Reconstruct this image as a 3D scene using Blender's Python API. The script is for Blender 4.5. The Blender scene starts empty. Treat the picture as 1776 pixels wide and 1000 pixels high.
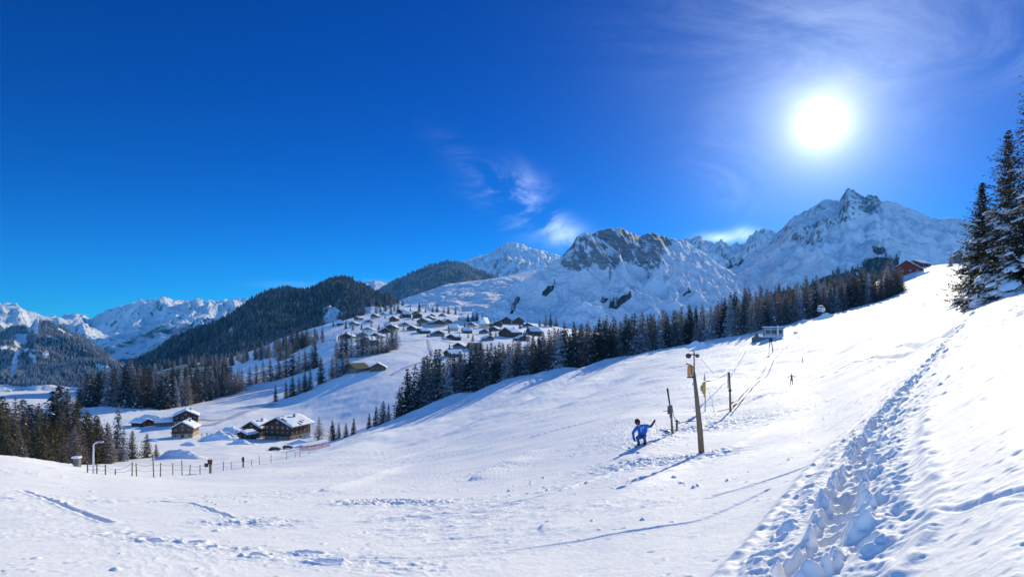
import bpy, bmesh, math, random
import numpy as np
from mathutils import Vector, Matrix
D2R = math.radians
sc = bpy.context.scene
COL = sc.collection
# ------------------------------------------------------------------ camera
F, CX, HY = 1100.0, 888.0, 590.0          # focal length in photo pixels, centre column, eye-level row
cam = bpy.data.cameras.new("camera")
cam.sensor_width = 36.0
cam.lens = 36.0 * F / 1776.0
cam.shift_y = (HY - 500.0) / 1776.0
cam.clip_start = 0.1
cam.clip_end = 60000.0
camo = bpy.data.objects.new("camera", cam)
camo.location = (0, 0, 0)
camo.rotation_euler = (D2R(90), 0, 0)
COL.objects.link(camo)
sc.camera = camo
# ------------------------------------------------------------------ sun and sky
SUN_AZ = math.atan((1425 - CX) / F)                       # clockwise from +Y
SUN_EL = math.atan((HY - 215) / math.hypot(F, 1425 - CX))
SD = Vector((math.sin(SUN_AZ) * math.cos(SUN_EL), math.cos(SUN_AZ) * math.cos(SUN_EL), math.sin(SUN_EL)))
LAMP_EL = SUN_EL + D2R(2.0)
LD = Vector((math.sin(SUN_AZ) * math.cos(LAMP_EL), math.cos(SUN_AZ) * math.cos(LAMP_EL), math.sin(LAMP_EL)))
sun = bpy.data.lights.new("sun", 'SUN')
sun.energy = 2.95
sun.angle = D2R(0.5)
sun.color = (1.0, 0.91, 0.68)
suno = bpy.data.objects.new("sun", sun)
suno.rotation_euler = (-LD).to_track_quat('-Z', 'Y').to_euler()
COL.objects.link(suno)
sc.view_settings.view_transform = 'Standard'
sc.view_settings.look = 'None'
sc.view_settings.exposure = 0.89
sc.view_settings.gamma = 1.0
world = bpy.data.worlds.new("World")
sc.world = world
world.use_nodes = True
NT = world.node_tree


class G:
    """small node-graph helper"""
    def __init__(s, nt): s.nt = nt
    def n(s, t, ins=None, **kw):
        nd = s.nt.nodes.new(t)
        for k, v in kw.items(): setattr(nd, k, v)
        for k, v in (ins or {}).items(): s.set(nd.inputs[k], v)
        return nd
    def set(s, sock, v):
        if isinstance(v, bpy.types.NodeSocket): s.nt.links.new(v, sock)
        else: sock.default_value = v
    def m(s, op, a, b=None, c=None, clamp=False):
        nd = s.n('ShaderNodeMath', operation=op, use_clamp=clamp)
        s.set(nd.inputs[0], a)
        if b is not None: s.set(nd.inputs[1], b)
        if c is not None: s.set(nd.inputs[2], c)
        return nd.outputs[0]
    def vm(s, op, a, b=None, out=0):
        nd = s.n('ShaderNodeVectorMath', operation=op)
        s.set(nd.inputs[0], a)
        if b is not None: s.set(nd.inputs[1], b)
        return nd.outputs[out]
    def ramp(s, fac, a, b, lo=0.0, hi=1.0):
        nd = s.n('ShaderNodeMapRange', {0: fac, 1: a, 2: b, 3: lo, 4: hi}, interpolation_type='SMOOTHSTEP')
        return nd.outputs[0]
    def mix(s, fac, a, b, mode='MIX'):
        nd = s.n('ShaderNodeMix', data_type='RGBA', blend_type=mode)
        s.set(nd.inputs[0], fac); s.set(nd.inputs[6], a); s.set(nd.inputs[7], b)
        return nd.outputs[2]
    def noise(s, vec, scale, detail=4.0, rough=0.5, dist=0.0, out=0):
        nd = s.n('ShaderNodeTexNoise', {'Vector': vec, 'Scale': scale, 'Detail': detail, 'Roughness': rough, 'Distortion': dist})
        return nd.outputs[out]


g = G(NT)
for nd in list(NT.nodes): NT.nodes.remove(nd)
sky = g.n('ShaderNodeTexSky', sky_type='NISHITA', sun_disc=False, sun_elevation=LAMP_EL, sun_rotation=SUN_AZ,
          altitude=1600.0, air_density=1.0, dust_density=0.15, ozone_density=3.0)
dirv = g.n('ShaderNodeTexCoord').outputs['Generated']
dirn = g.vm('NORMALIZE', dirv)
el_ = g.n('ShaderNodeSeparateXYZ', {0: dirn}).outputs[2]
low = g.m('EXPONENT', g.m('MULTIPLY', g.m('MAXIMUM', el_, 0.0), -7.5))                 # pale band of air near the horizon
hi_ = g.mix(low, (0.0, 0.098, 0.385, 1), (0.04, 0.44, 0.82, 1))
anti = g.ramp(g.n('ShaderNodeSeparateXYZ', {0: dirn}).outputs[1], 0.25, -0.45)            # paler sky behind the camera, unseen, brightened to fill the shaded slopes
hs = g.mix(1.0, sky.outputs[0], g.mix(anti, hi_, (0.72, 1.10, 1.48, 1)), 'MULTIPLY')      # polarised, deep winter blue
cosd = g.vm('DOT_PRODUCT', dirn, tuple(SD), out=1)
ang = g.m('MULTIPLY', g.m('ARCCOSINE', g.m('MINIMUM', cosd, 1.0)), 57.2958)   # degrees from the sun
def gauss(w): return g.m('EXPONENT', g.m('MULTIPLY', g.m('POWER', g.m('DIVIDE', ang, w), 2.0), -1.0))
def expo(w): return g.m('EXPONENT', g.m('DIVIDE', g.m('MULTIPLY', ang, -1.0), w))
au = g.m('ADD', g.m('MULTIPLY', gauss(0.8), 34.0), g.m('ADD', g.m('MULTIPLY', expo(1.15), 11.0), g.m('MULTIPLY', expo(3.4), 2.6)))
wide = g.m('MULTIPLY', expo(6.0), 2.3)
auc = g.mix(1.0, g.n('ShaderNodeCombineXYZ', {0: au, 1: au, 2: au}).outputs[0], (1.0, 0.95, 0.88, 1), 'MULTIPLY')
wic = g.mix(1.0, g.n('ShaderNodeCombineXYZ', {0: wide, 1: wide, 2: wide}).outputs[0], (0.55, 0.85, 1.0, 1), 'MULTIPLY')
# thin cirrus, by direction: azimuth (x/y) and height (z/y) as on a far vertical sheet of cloud
sep = g.n('ShaderNodeSeparateXYZ', {0: dirn})
yy = g.m('MAXIMUM', sep.outputs[1], 0.02)
tx = g.m('DIVIDE', sep.outputs[0], yy); tz = g.m('DIVIDE', sep.outputs[2], yy)
cv = g.n('ShaderNodeCombineXYZ', {0: tx, 1: g.m('MULTIPLY', tz, 1.9), 2: 0.0}).outputs[0]
rot = g.n('ShaderNodeVectorRotate', {'Vector': cv, 'Angle': D2R(28)}, rotation_type='Z_AXIS').outputs[0]
nz = g.noise(rot, 5.5, 9.0, 0.62, 0.9)
nz2 = g.noise(cv, 3.0, 8.0, 0.66, 1.6)
def blob(px, py, wx, wy, slope=0.0):
    ax = g.m('SUBTRACT', tx, (px - CX) / F); az = g.m('SUBTRACT', tz, (HY - py) / F)
    az = g.m('SUBTRACT', az, g.m('MULTIPLY', ax, -slope))
    q = g.m('ADD', g.m('POWER', g.m('DIVIDE', ax, wx / F), 2.0), g.m('POWER', g.m('DIVIDE', az, wy / F), 2.0))
    return g.m('EXPONENT', g.m('MULTIPLY', q, -1.0))
front = g.m('GREATER_THAN', sep.outputs[1], 0.05)
c1 = g.m('MULTIPLY', g.m('ADD', blob(885, 325, 55, 34, 0.1), g.m('ADD', blob(945, 398, 70, 26, 0.25), blob(925, 365, 110, 26, 0.7))), g.ramp(nz, 0.40, 0.70, 0, 1.7))
c2 = g.m('MULTIPLY', g.m('ADD', blob(1480, 20, 300, 90, 0.0), g.m('ADD', blob(1275, 320, 70, 70, 0.4), g.m('ADD', blob(1780, 80, 60, 90, 0), blob(1430, 130, 220, 120, 0)))), g.ramp(nz2, 0.34, 0.74, 0, 0.62))
c3 = g.m('MULTIPLY', g.m('ADD', blob(1250, 413, 32, 9), g.m('ADD', blob(1295, 405, 22, 10), g.m('MULTIPLY', blob(960, 408, 50, 12, -0.1), 0.16))), g.ramp(nz2, 0.3, 0.5, 0.6, 3.2))
c4 = g.m('MULTIPLY', g.m('ADD', blob(500, 493, 60, 6), blob(650, 490, 40, 6)), 0.25)
cl = g.m('MULTIPLY', g.m('ADD', g.m('ADD', c1, c2), g.m('ADD', c3, c4)), front)
clc = g.mix(1.0, g.n('ShaderNodeCombineXYZ', {0: cl, 1: cl, 2: cl}).outputs[0], (1.12, 1.2, 1.15, 1), 'MULTIPLY')
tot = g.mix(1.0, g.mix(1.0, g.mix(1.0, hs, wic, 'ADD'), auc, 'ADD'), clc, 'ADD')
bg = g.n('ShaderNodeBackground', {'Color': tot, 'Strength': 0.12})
wo = g.n('ShaderNodeOutputWorld', {'Surface': bg.outputs[0]})
world.cycles.sampling_method = 'MANUAL'
world.cycles.sample_map_resolution = 1024
sc.cycles.max_bounces = 6
sc.cycles.volume_bounces = 0
sc.cycles.volume_step_rate = 1.0

# ------------------------------------------------------------------ noise
_rng = np.random.RandomState(7)
_P = _rng.permutation(256); _P = np.concatenate([_P, _P, _P])
_A = _rng.rand(256) * 2 * np.pi; _GX = np.cos(_A); _GY = np.sin(_A)

def pn(x, y, s=0):
    x = np.asarray(x, float) + s * 17.31; y = np.asarray(y, float) - s * 9.77
    xi = np.floor(x).astype(np.int64); yi = np.floor(y).astype(np.int64)
    xf = x - xi; yf = y - yi; xi &= 255; yi &= 255
    u = xf * xf * xf * (xf * (xf * 6 - 15) + 10); v = yf * yf * yf * (yf * (yf * 6 - 15) + 10)
    def gr(i, j, a, b):
        h = _P[_P[i] + j]; return _GX[h] * a + _GY[h] * b
    i1 = (xi + 1) & 255; j1 = (yi + 1) & 255
    a = gr(xi, yi, xf, yf); b = gr(i1, yi, xf - 1, yf)
    c = gr(xi, j1, xf, yf - 1); d = gr(i1, j1, xf - 1, yf - 1)
    return (a + u * (b - a) + v * ((c + u * (d - c)) - (a + u * (b - a)))) * 1.5

def fbm(x, y, o=4, s=0, gain=0.5):
    t = 0; a = 1.0; n = 0
    for k in range(o):
        t = t + a * pn(x * 2 ** k, y * 2 ** k, s + k); n += a; a *= gain
    return t / n

def ridged(x, y, o=5, s=0, gain=0.5):
    t = 0; a = 1.0; n = 0; w = 1.0
    for k in range(o):
        v = 1 - np.abs(pn(x * 2 ** k, y * 2 ** k, s + k)); v = v * v * w
        t = t + a * v; n += a; a *= gain; w = np.clip(v * 1.6, 0, 1)
    return t / n

def sstep(a, b, x):
    t = np.clip((x - a) / (b - a), 0, 1); return t * t * (3 - 2 * t)

# ------------------------------------------------------------------ the lie of the land: depth and row along a few bearings
LAND = {
 -500: [(10,960),(30,800),(45,770),(60,775),(180,800),(300,780),(600,700),(900,705),(2500,675),(4500,650)],
 0: [(10,964),(30,818),(45,786),(60,789),(100,806),(180,806),(300,775),(600,705),(900,708),(2500,680),(4500,662)],
 150: [(10,970),(30,834),(52,812),(66,810),(90,814),(180,806),(300,770),(350,745),(430,702),(600,694),(900,700),(2500,680),(4500,658)],
 300: [(10,975),(30,844),(66,822),(80,818),(150,806),(250,785),(330,757),(380,732),(430,710),(500,695),(700,676),(1000,652),(1300,631),(1600,640),(2500,640),(4500,640)],
 400: [(10,980),(30,848),(66,818),(80,811),(150,800),(250,781),(330,757),(430,708),(500,688),(600,670),(800,652),(1000,640),(1300,626),(2000,618),(4500,610)],
 500: [(10,985),(30,850),(66,812),(80,803),(110,796),(200,790),(280,776),(330,765),(400,725),(480,692),(600,652),(800,622),(1000,600),(1300,588),(1600,584),(4500,585)],
 600: [(10,985),(30,850),(66,808),(100,786),(140,774),(200,766),(260,760),(300,762),(360,735),(430,690),(500,652),(600,616),(800,586),(1000,567),(1300,555),(1600,550),(4500,560)],
 700: [(10,985),(30,850),(66,802),(120,772),(200,752),(300,716),(330,722),(400,690),(500,642),(600,615),(750,585),(1000,560),(1200,548),(1500,537),(2400,522),(4500,540)],
 800: [(10,985),(30,843),(66,783),(120,748),(200,728),(300,680),(340,686),(400,668),(500,638),(600,616),(750,593),(1000,567),(1200,555),(1500,545),(2400,535),(4500,545)],
 900: [(10,980),(30,830),(66,758),(120,721),(200,697),(300,650),(350,654),(450,636),(600,609),(800,585),(1000,567),(1200,557),(1500,551),(2400,545),(4500,545)],
 1000: [(10,975),(30,812),(66,735),(120,698),(200,669),(300,632),(400,638),(600,618),(900,590),(1300,570),(2400,560),(4500,560)],
 1100: [(10,960),(30,791),(66,714),(120,670),(200,638),(300,612),(400,618),(600,610),(1000,590),(2400,572),(4500,570)],
 1200: [(10,942),(31,783),(50,727),(66,702),(120,650),(200,616),(300,593),(400,598),(700,595),(2400,575),(4500,570)],
 1300: [(10,915),(31,765),(50,713),(100,656),(160,614),(260,578),(320,574),(400,580),(700,580),(2400,570),(4500,570)],
 1420: [(10,865),(30,737),(60,672),(100,634),(200,572),(300,546),(400,548),(700,555),(2400,550),(4500,550)],
 1565: [(10,790),(30,652),(60,600),(100,564),(150,541),(250,523),(330,512),(400,490),(450,468),(520,460),(700,470),(2400,500),(4500,520)],
 1620: [(10,760),(30,612),(60,565),(100,537),(150,514),(250,486),(350,468),(450,459),(520,459),(700,475),(2400,500),(4500,520)],
 1680: [(10,722),(20,605),(30,556),(42,534),(60,527),(100,512),(200,478),(350,458),(450,453),(700,470),(2400,500),(4500,520)],
 1776: [(10,655),(20,548),(35,503),(50,503),(100,498),(200,475),(350,458),(450,452),(700,470),(2400,500),(4500,520)],
 2300: [(10,560),(20,470),(35,435),(60,450),(200,440),(450,430),(700,450),(2400,500),(4500,520)],
}
NAZ, NR = 721, 500
AZ = np.linspace(-math.pi, math.pi, NAZ)
U0, U1 = math.log(0.5), math.log(5000.0)
RR = np.exp(np.linspace(U0, U1, NR))
def _build_land():
    azs, prof = [], []
    for px in sorted(LAND):
        a = math.atan((px - CX) / F); c = math.cos(a)
        ys = [0.0] + [p[0] for p in LAND[px]]; zs = [-1.7] + [-(p[1] - HY) / F * p[0] for p in LAND[px]]
        azs.append(a); prof.append(np.interp(RR * c, ys, zs))
    mean = (prof[0] + prof[-1]) / 2
    mean = -1.7 + (mean + 1.7) * 0.7
    azs = [-math.pi, -math.pi * .7] + azs + [math.pi * .7, math.pi]; prof = [mean, mean] + prof + [mean, mean]
    P = np.array(prof)
    Z = np.empty((NAZ, NR))
    for j in range(NR): Z[:, j] = np.interp(AZ, azs, P[:, j])
    def blur(Z, n, ax):
        k = np.hanning(2 * n + 3)[1:-1]; k /= k.sum()
        pad = [(0, 0), (0, 0)]; pad[ax] = (n, n)
        Zp = np.pad(Z, pad, mode='wrap' if ax == 0 else 'edge')
        out = np.zeros_like(Z)
        for i, w in enumerate(k):
            out += w * (Zp[i:i + NAZ, :] if ax == 0 else Zp[:, i:i + NR])
        return out
    # relief is blurred as height over distance so near and far are treated alike
    Q = Z / (RR[None, :] + 3.0)
    Q = blur(Q, 5, 0); Q = blur(Q, 8, 1)
    return Q * (RR[None, :] + 3.0)
LZ = _build_land()

def land(x, y):
    """smooth ground height"""
    x = np.asarray(x, float); y = np.asarray(y, float)
    r = np.clip(np.hypot(x, y), 0.51, 4990); a = np.arctan2(x, y)
    fi = (a + math.pi) / (2 * math.pi) * (NAZ - 1); fj = (np.log(r) - U0) / (U1 - U0) * (NR - 1)
    i = np.clip(fi.astype(int), 0, NAZ - 2); j = np.clip(fj.astype(int), 0, NR - 2)
    u = fi - i; v = fj - j
    return (LZ[i, j] * (1 - u) * (1 - v) + LZ[i + 1, j] * u * (1 - v) + LZ[i, j + 1] * (1 - u) * v + LZ[i + 1, j + 1] * u * v)

def relief(x, y):
    """rolling of the snow at human and house scale"""
    r = np.hypot(x, y)
    z = fbm(x / 16, y / 16, 3, 3) * np.clip(r / 60, 0, 1) * 0.55
    c_ = x * math.cos(SUN_AZ) - y * math.sin(SUN_AZ); l_ = x * math.sin(SUN_AZ) + y * math.cos(SUN_AZ)      # swells added along the sun's bearing, shaped to make long shadow streaks
    z = z + (pn(c_ / 15, l_ / 160, 12) * 2.8 + pn(c_ / 6.5, l_ / 90, 14) * .6) * sstep(95, 170, r) * (1 - sstep(285, 335, r)) * (1 - sstep(.10, .24, np.arctan2(x, np.maximum(y, .1))))* sstep(-.30, -.2, np.arctan2(x, np.maximum(y, .1)))
    z = z + fbm(x / 75, y / 75, 3, 5) * sstep(150, 500, r) * 3.0
    z = z + fbm(x / 260, y / 260, 4, 8) * sstep(500, 1400, r) * 9.0
    return z

def gz(x, y): return float(land(x, y) + relief(np.asarray(x, float), np.asarray(y, float)))

def hit(px, row, y0=2.0, y1=4000.0):
    """ground point first met along a line of sight, from depth y0 on"""
    y = np.exp(np.linspace(math.log(y0), math.log(y1), 1500)); x = (px - CX) / F * y
    zr = -(row - HY) / F * y
    b = np.nonzero(land(x, y) + relief(x, y) >= zr)[0]
    k = b[0] if len(b) else len(y) - 1
    return float(x[k]), float(y[k])

def X(px, y): return (px - CX) / F * y

# ------------------------------------------------------------------ object helpers
def tag(o, label=None, cat=None, group=None, kind=None):
    if label: o['label'] = label
    if cat: o['category'] = cat
    if group: o['group'] = group
    if kind: o['kind'] = kind
    return o

def link(name, me, mats=(), parent=None):
    o = bpy.data.objects.new(name, me)
    for m in mats: me.materials.append(m)
    COL.objects.link(o)
    if parent is not None: o.parent = parent
    return o

def np_mesh(name, V, Fc, smooth=False, mi=None):
    """V (n,3) array, Fc (m,k) array of equal-size faces"""
    me = bpy.data.meshes.new(name)
    V = np.ascontiguousarray(V, dtype=np.float32); Fc = np.ascontiguousarray(Fc, dtype=np.int32)
    k = Fc.shape[1]; m = Fc.shape[0]
    me.vertices.add(len(V)); me.vertices.foreach_set('co', V.ravel())
    me.loops.add(m * k); me.loops.foreach_set('vertex_index', Fc.ravel())
    me.polygons.add(m); me.polygons.foreach_set('loop_start', np.arange(0, m * k, k, dtype=np.int32))
    if mi is not None: me.polygons.foreach_set('material_index', np.asarray(mi, dtype=np.int32))
    me.polygons.foreach_set('use_smooth', np.full(m, smooth, dtype=bool))
    me.update(calc_edges=True)
    return me

def grid_faces(ni, nj, wrap=False):
    ii = np.arange(ni if wrap else ni - 1); jj = np.arange(nj - 1)
    I, J = np.meshgrid(ii, jj, indexing='ij'); I2 = (I + 1) % ni
    return np.stack([I * nj + J, I2 * nj + J, I2 * nj + J + 1, I * nj + J + 1], -1).reshape(-1, 4)[:, ::-1]

def in_poly(px, py, poly):
    inside = np.zeros(px.shape, bool); n = len(poly)
    for i in range(n):
        x1, y1 = poly[i]; x2, y2 = poly[(i + 1) % n]
        c = ((y1 > py) != (y2 > py)) & (px < (x2 - x1) * (py - y1) / (y2 - y1 + 1e-9) + x1)
        inside ^= c
    return inside

# ------------------------------------------------------------------ materials
MATS = {}
def new_mat(name):
    m = bpy.data.materials.new(name); m.use_nodes = True
    nt = m.node_tree
    for nd in list(nt.nodes): nt.nodes.remove(nd)
    gg = G(nt); gg.mat = m
    gg.out = gg.n('ShaderNodeOutputMaterial')
    MATS[name] = m
    return gg

def simple(name, col, rough=0.7, var=0.25, scale=3.0, bump=0.0, metallic=0.0, stretch=None, spec=0.3):
    q = new_mat(name)
    tc = q.n('ShaderNodeTexCoord').outputs['Object']
    if stretch: tc = q.vm('MULTIPLY', tc, stretch)
    nn = q.noise(tc, scale, 5.0, 0.6)
    k = q.ramp(nn, 0.25, 0.75, 1 - var, 1 + var)
    c = q.mix(1.0, (*col, 1), q.n('ShaderNodeCombineXYZ', {0: k, 1: k, 2: k}).outputs[0], 'MULTIPLY')
    p = q.n('ShaderNodeBsdfPrincipled', {'Base Color': c, 'Roughness': rough, 'Metallic': metallic, 'Specular IOR Level': spec})
    if bump: q.set(p.inputs['Normal'], q.n('ShaderNodeBump', {'Strength': 1.0, 'Distance': bump, 'Height': nn}).outputs[0])
    q.set(q.out.inputs[0], p.outputs[0])
    return q.mat

q = new_mat('snow')
tc = q.n('ShaderNodeTexCoord').outputs['Object']
n1 = q.noise(tc, 9.0, 8.0, 0.7); n2 = q.noise(tc, 1.3, 7.0, 0.65)
nb = q.noise(tc, 45.0, 4.0, 0.7)
c = q.mix(q.ramp(n2, 0.3, 0.7), (0.89, 0.895, 0.89, 1), (0.94, 0.94, 0.925, 1))
at = q.n('ShaderNodeAttribute', attribute_name='grass')
pat = q.m('MULTIPLY', at.outputs['Fac'], q.ramp(q.noise(tc, 0.02, 6, 0.7), 0.3, 0.55))
c = q.mix(pat, c, (0.045, 0.085, 0.03, 1))
p = q.n('ShaderNodeBsdfPrincipled', {'Base Color': c, 'Roughness': 0.75, 'Specular IOR Level': 0.25})
h = q.m('ADD', q.m('MULTIPLY', n1, 0.014), q.m('ADD', q.m('MULTIPLY', n2, 0.10), q.m('MULTIPLY', nb, 0.004)))
q.set(p.inputs['Normal'], q.n('ShaderNodeBump', {'Strength': 0.33, 'Distance': 1.0, 'Height': h}).outputs[0])
q.set(q.out.inputs[0], p.outputs[0])
M_SNOW = q.mat

def mountain_mat(name, rockiness, scale, rock=(0.20, 0.20, 0.21), tilt=(0.55, 0.80)):
    q = new_mat(name)
    geo = q.n('ShaderNodeNewGeometry'); nzv = q.n('ShaderNodeSeparateXYZ', {0: geo.outputs['Normal']}).outputs[2]
    tc = q.n('ShaderNodeTexCoord').outputs['Object']
    nn = q.noise(tc, scale, 10.0, 0.68, 0.5); n2 = q.noise(q.vm('MULTIPLY', tc, (1, 1, 0.25)), scale * 6, 8.0, 0.7)
    at = q.n('ShaderNodeAttribute', attribute_name='rock').outputs['Fac']
    wd = q.n('ShaderNodeAttribute', attribute_name='wood').outputs['Fac']
    st = q.m('SUBTRACT', 1.0, q.ramp(nzv, tilt[0], tilt[1]))
    v = q.m('ADD', q.m('MULTIPLY', st, 0.45), q.m('ADD', q.m('MULTIPLY', q.m('SUBTRACT', nn, 0.5), 1.7), q.m('MULTIPLY', q.m('SUBTRACT', n2, 0.5), 3.8)))
    v = q.m('ADD', v, q.m('MULTIPLY', q.m('SUBTRACT', at, 0.5), rockiness))
    rk = q.ramp(v, 0.14, 0.42)
    st_n = q.noise(q.vm('MULTIPLY', tc, (.25, .25, 2.2)), scale * 5, 9.0, 0.75, 1.2)
    rc = q.mix(q.ramp(st_n, 0.36, 0.62), (*[k * 0.6 for k in rock], 1), (*[k * 1.4 for k in rock], 1))
    c = q.mix(rk, (0.88, 0.90, 0.94, 1), rc)
    wn = q.noise(tc, scale * 14, 6.0, 0.8)
    c = q.mix(wd, c, q.mix(q.ramp(wn, 0.35, 0.7), (0.035, 0.042, 0.04, 1), (0.11, 0.115, 0.12, 1)))  # wooded ground, with the shade between the trees put into its dark colour
    p = q.n('ShaderNodeBsdfPrincipled', {'Base Color': c, 'Roughness': 0.85, 'Specular IOR Level': 0.15})
    h = q.m('ADD', q.m('MULTIPLY', nn, 0.35 / scale), q.m('ADD', q.m('MULTIPLY', n2, 0.07 / scale), q.m('MULTIPLY', q.m('MULTIPLY', st_n, rk), 0.16 / scale)))
    q.set(p.inputs['Normal'], q.n('ShaderNodeBump', {'Strength': 0.8, 'Distance': 1.0, 'Height': h}).outputs[0])
    q.set(q.out.inputs[0], p.outputs[0])
    return q.mat

# ------------------------------------------------------------------ ground: one sheet from the camera to the valley
def track_pts(pts, y0=2.0): return [hit(a, b, y0) for a, b in pts]
TRACKS = [  # pixel polyline, half width, depth, banks
 ([(935,916),(1000,890),(1085,850),(1200,800),(1290,765),(1333,738)], .13, -.10, 0),
 ([(815,832),(860,812),(912,790)], .30, -.26, 0), ([(560,850),(700,808),(860,775),(1010,735),(1190,690)], .16, -.13, 0),
 ([(600,815),(760,770),(900,720),(1080,672),(1200,640)], .22, -.16, 0), ([(640,905),(820,885),(980,850),(1120,800)], .10, .08, .3),
 ([(40,850),(90,868),(150,892),(192,906)], .08, .04, .3),
 ([(270,868),(330,872),(402,898)], .07, .05, .2), ([(1000,700),(1150,668),(1290,640),(1500,600)], .3, .13, .3),
 ([(1290,700),(1420,655),(1560,600),(1670,570)], .25, .12, .3), ([(1120,720),(1300,680),(1480,628),(1640,580)], .2, .10, .3),
 ([(1240,860),(1340,830),(1420,800),(1500,740)], .08, .04, .2), ([(880,955),(1040,930),(1220,900),(1330,850)], .06, .03, .2),
 ([(750,700),(900,676),(1060,640),(1180,612)], .5, .12, .2), ([(1600,900),(1680,880),(1776,850)], .05, .03, .2),
 ([(1420,560),(1500,545),(1600,515),(1680,500)], .5, .12, .2), ([(1330,610),(1400,590),(1500,570),(1670,545)], .4, .1, .2),
]
TRAIL = [(1375,1010),(1430,950),(1462,870),(1490,800),(1520,745),(1560,690),(1600,640),(1640,595),(1672,560),(1692,540)]
TRAIL2 = [(1300,1010),(1345,950),(1395,870),(1440,800),(1485,745),(1540,690),(1585,640),(1630,595),(1665,560)]
TRAIL3 = [(1480,1010),(1520,950),(1545,870),(1545,800),(1560,745),(1590,690),(1620,640),(1650,595),(1680,556)]
LOWTRAIL = [(205,925),(300,940),(380,950),(470,965),(560,968),(640,975),(720,985)]

def seg_dist(x, y, P):
    d = np.full(x.shape, 1e9); s = np.zeros(x.shape); acc = 0.0
    for (x1, y1), (x2, y2) in zip(P[:-1], P[1:]):
        dx, dy = x2 - x1, y2 - y1; L = math.hypot(dx, dy) + 1e-9
        t = np.clip(((x - x1) * dx + (y - y1) * dy) / L ** 2, 0, 1)
        dd = np.hypot(x - x1 - t * dx, y - y1 - t * dy)
        m = dd < d; d[m] = dd[m]; s[m] = acc + t[m] * L; acc += L
    return d, s

def resample(P, step):
    out = []; acc = 0.0; nxt = 0.0
    for (x1, y1), (x2, y2) in zip(P[:-1], P[1:]):
        L = math.hypot(x2 - x1, y2 - y1)
        while nxt <= acc + L:
            t = (nxt - acc) / L; out.append((x1 + (x2 - x1) * t, y1 + (y2 - y1) * t, (x2 - x1) / L, (y2 - y1) / L)); nxt += step
        acc += L
    return out

azf = np.linspace(D2R(-41.5), D2R(41.5), 1300)
azr = np.linspace(D2R(41.5), D2R(360 - 41.5), 140)[1:-1]
AZG = np.concatenate([azf, azr])
rn = np.concatenate([np.geomspace(0.6, 4.0, 30), np.geomspace(4.0, 30, 560)[1:], np.geomspace(30, 90, 240)[1:], np.geomspace(90, 4800, 420)[1:]])
A_, R_ = np.meshgrid(AZG, rn, indexing='ij')
GX = R_ * np.sin(A_); GY = R_ * np.cos(A_)
GZ = land(GX, GY) + relief(GX, GY)
near = (R_ < 110)
x, y, r = GX[near], GY[near], R_[near]
dz = np.zeros_like(x)
ca, sa = math.cos(D2R(35)), math.sin(D2R(35))
xr, yr = x * ca + y * sa, -x * sa + y * ca
fade = np.clip(r / 12, .35, 1.6)
dz += fbm(xr / 2.6, yr / 0.9, 4, 21, .55) * 0.030 * fade
dz += fbm(xr / 14, yr / .30, 3, 27, .6) * .022 * np.clip(r / 14, .5, 3) * sstep(-.2, .2, fbm(x / 20, y / 20, 2, 28))
dz += fbm(xr / 40, yr / 1.6, 3, 29, .6) * .10 * sstep(35, 90, r)
pm = sstep(0.02, 0.3, fbm(x / 9, y / 9, 3, 31))
dz += pm * (ridged(xr / 0.9, yr / 0.45, 4, 33, .6) - .4) * 0.045 * fade
dz += np.maximum(0, fbm(x / .45, y / .45, 3, 41) - .42) * 0.20 * sstep(-.1, .25, fbm(x / 5, y / 5, 2, 44)) * np.clip(r / 10, .4, 1.5)
dz += np.maximum(0, pn(x / .22, y / .22, 48) - .45) * 0.05 * sstep(0, .3, fbm(x / 3, y / 3, 2, 49)) * (r < 26)
dz += fbm(x / .11, y / .11, 3, 51, .6) * 0.006 * (r < 22)
for pts, hw, dep, bank in TRACKS:
    P = track_pts(pts); d, s = seg_dist(x, y, P)
    wob = 1 + .5 * pn(s / 3.0, s * 0 + .5, 60)
    if dep < 0:                                            # track shaped as a one-sided step, so its steep left wall falls dark
        sd_ = x - np.interp(y, [p_[1] for p_ in P], [p_[0] for p_ in P]); e_ = np.exp(-(np.clip(d - np.abs(sd_) * .9, 0, 9) / .5) ** 2)
        dz += -dep * wob * sstep(-hw * .5, hw * .5, sd_) * np.exp(-(sd_ / (5 * hw)) ** 2) * e_ * (d < 3)
        continue
    hw2 = np.maximum(hw, r * 0.0022)
    dz += -dep * 1.2 * wob * np.exp(-(d / hw2) ** 2) + dep * bank * 1.6 * np.exp(-((d - 1.9 * hw2) / hw2) ** 2) * (1 + .6 * pn(x / .5, y / .5, 61))
# the trodden trail: churned swath with deep boot holes
T1, T2, T3 = track_pts(TRAIL), track_pts(TRAIL2), track_pts(TRAIL3)
d1, s1 = seg_dist(x, y, T1); d2, _ = seg_dist(x, y, T2); d3, _ = seg_dist(x, y, T3)
dm = np.minimum(np.minimum(d1, d2), d3)
sw = 1 - sstep(.06, .36, dm + .22 * fbm(x / .5, y / .5, 3, 70))
dz += .06 * np.exp(-((dm - .42) / .12) ** 2) * (1 + pn(x / .3, y / .3, 75)) * np.clip(12 / r, .3, 1)
dz += np.clip(14 / r, .35, 1.35) * sw * (fbm(x / .55, y / .55, 3, 71, .5) * .075 + (ridged(x / .9, y / .9, 3, 74, .5) - .5) * .05 + .03)
dz += sw * np.maximum(0, fbm(x / .22, y / .22, 3, 73)) * .05
dz += sw * fbm(x / .13, y / .13, 2, 77, .5) * .035 * (r < 25)
rnd = random.Random(5)
HOLE = np.zeros_like(x); RIM = np.zeros_like(x)
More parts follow.
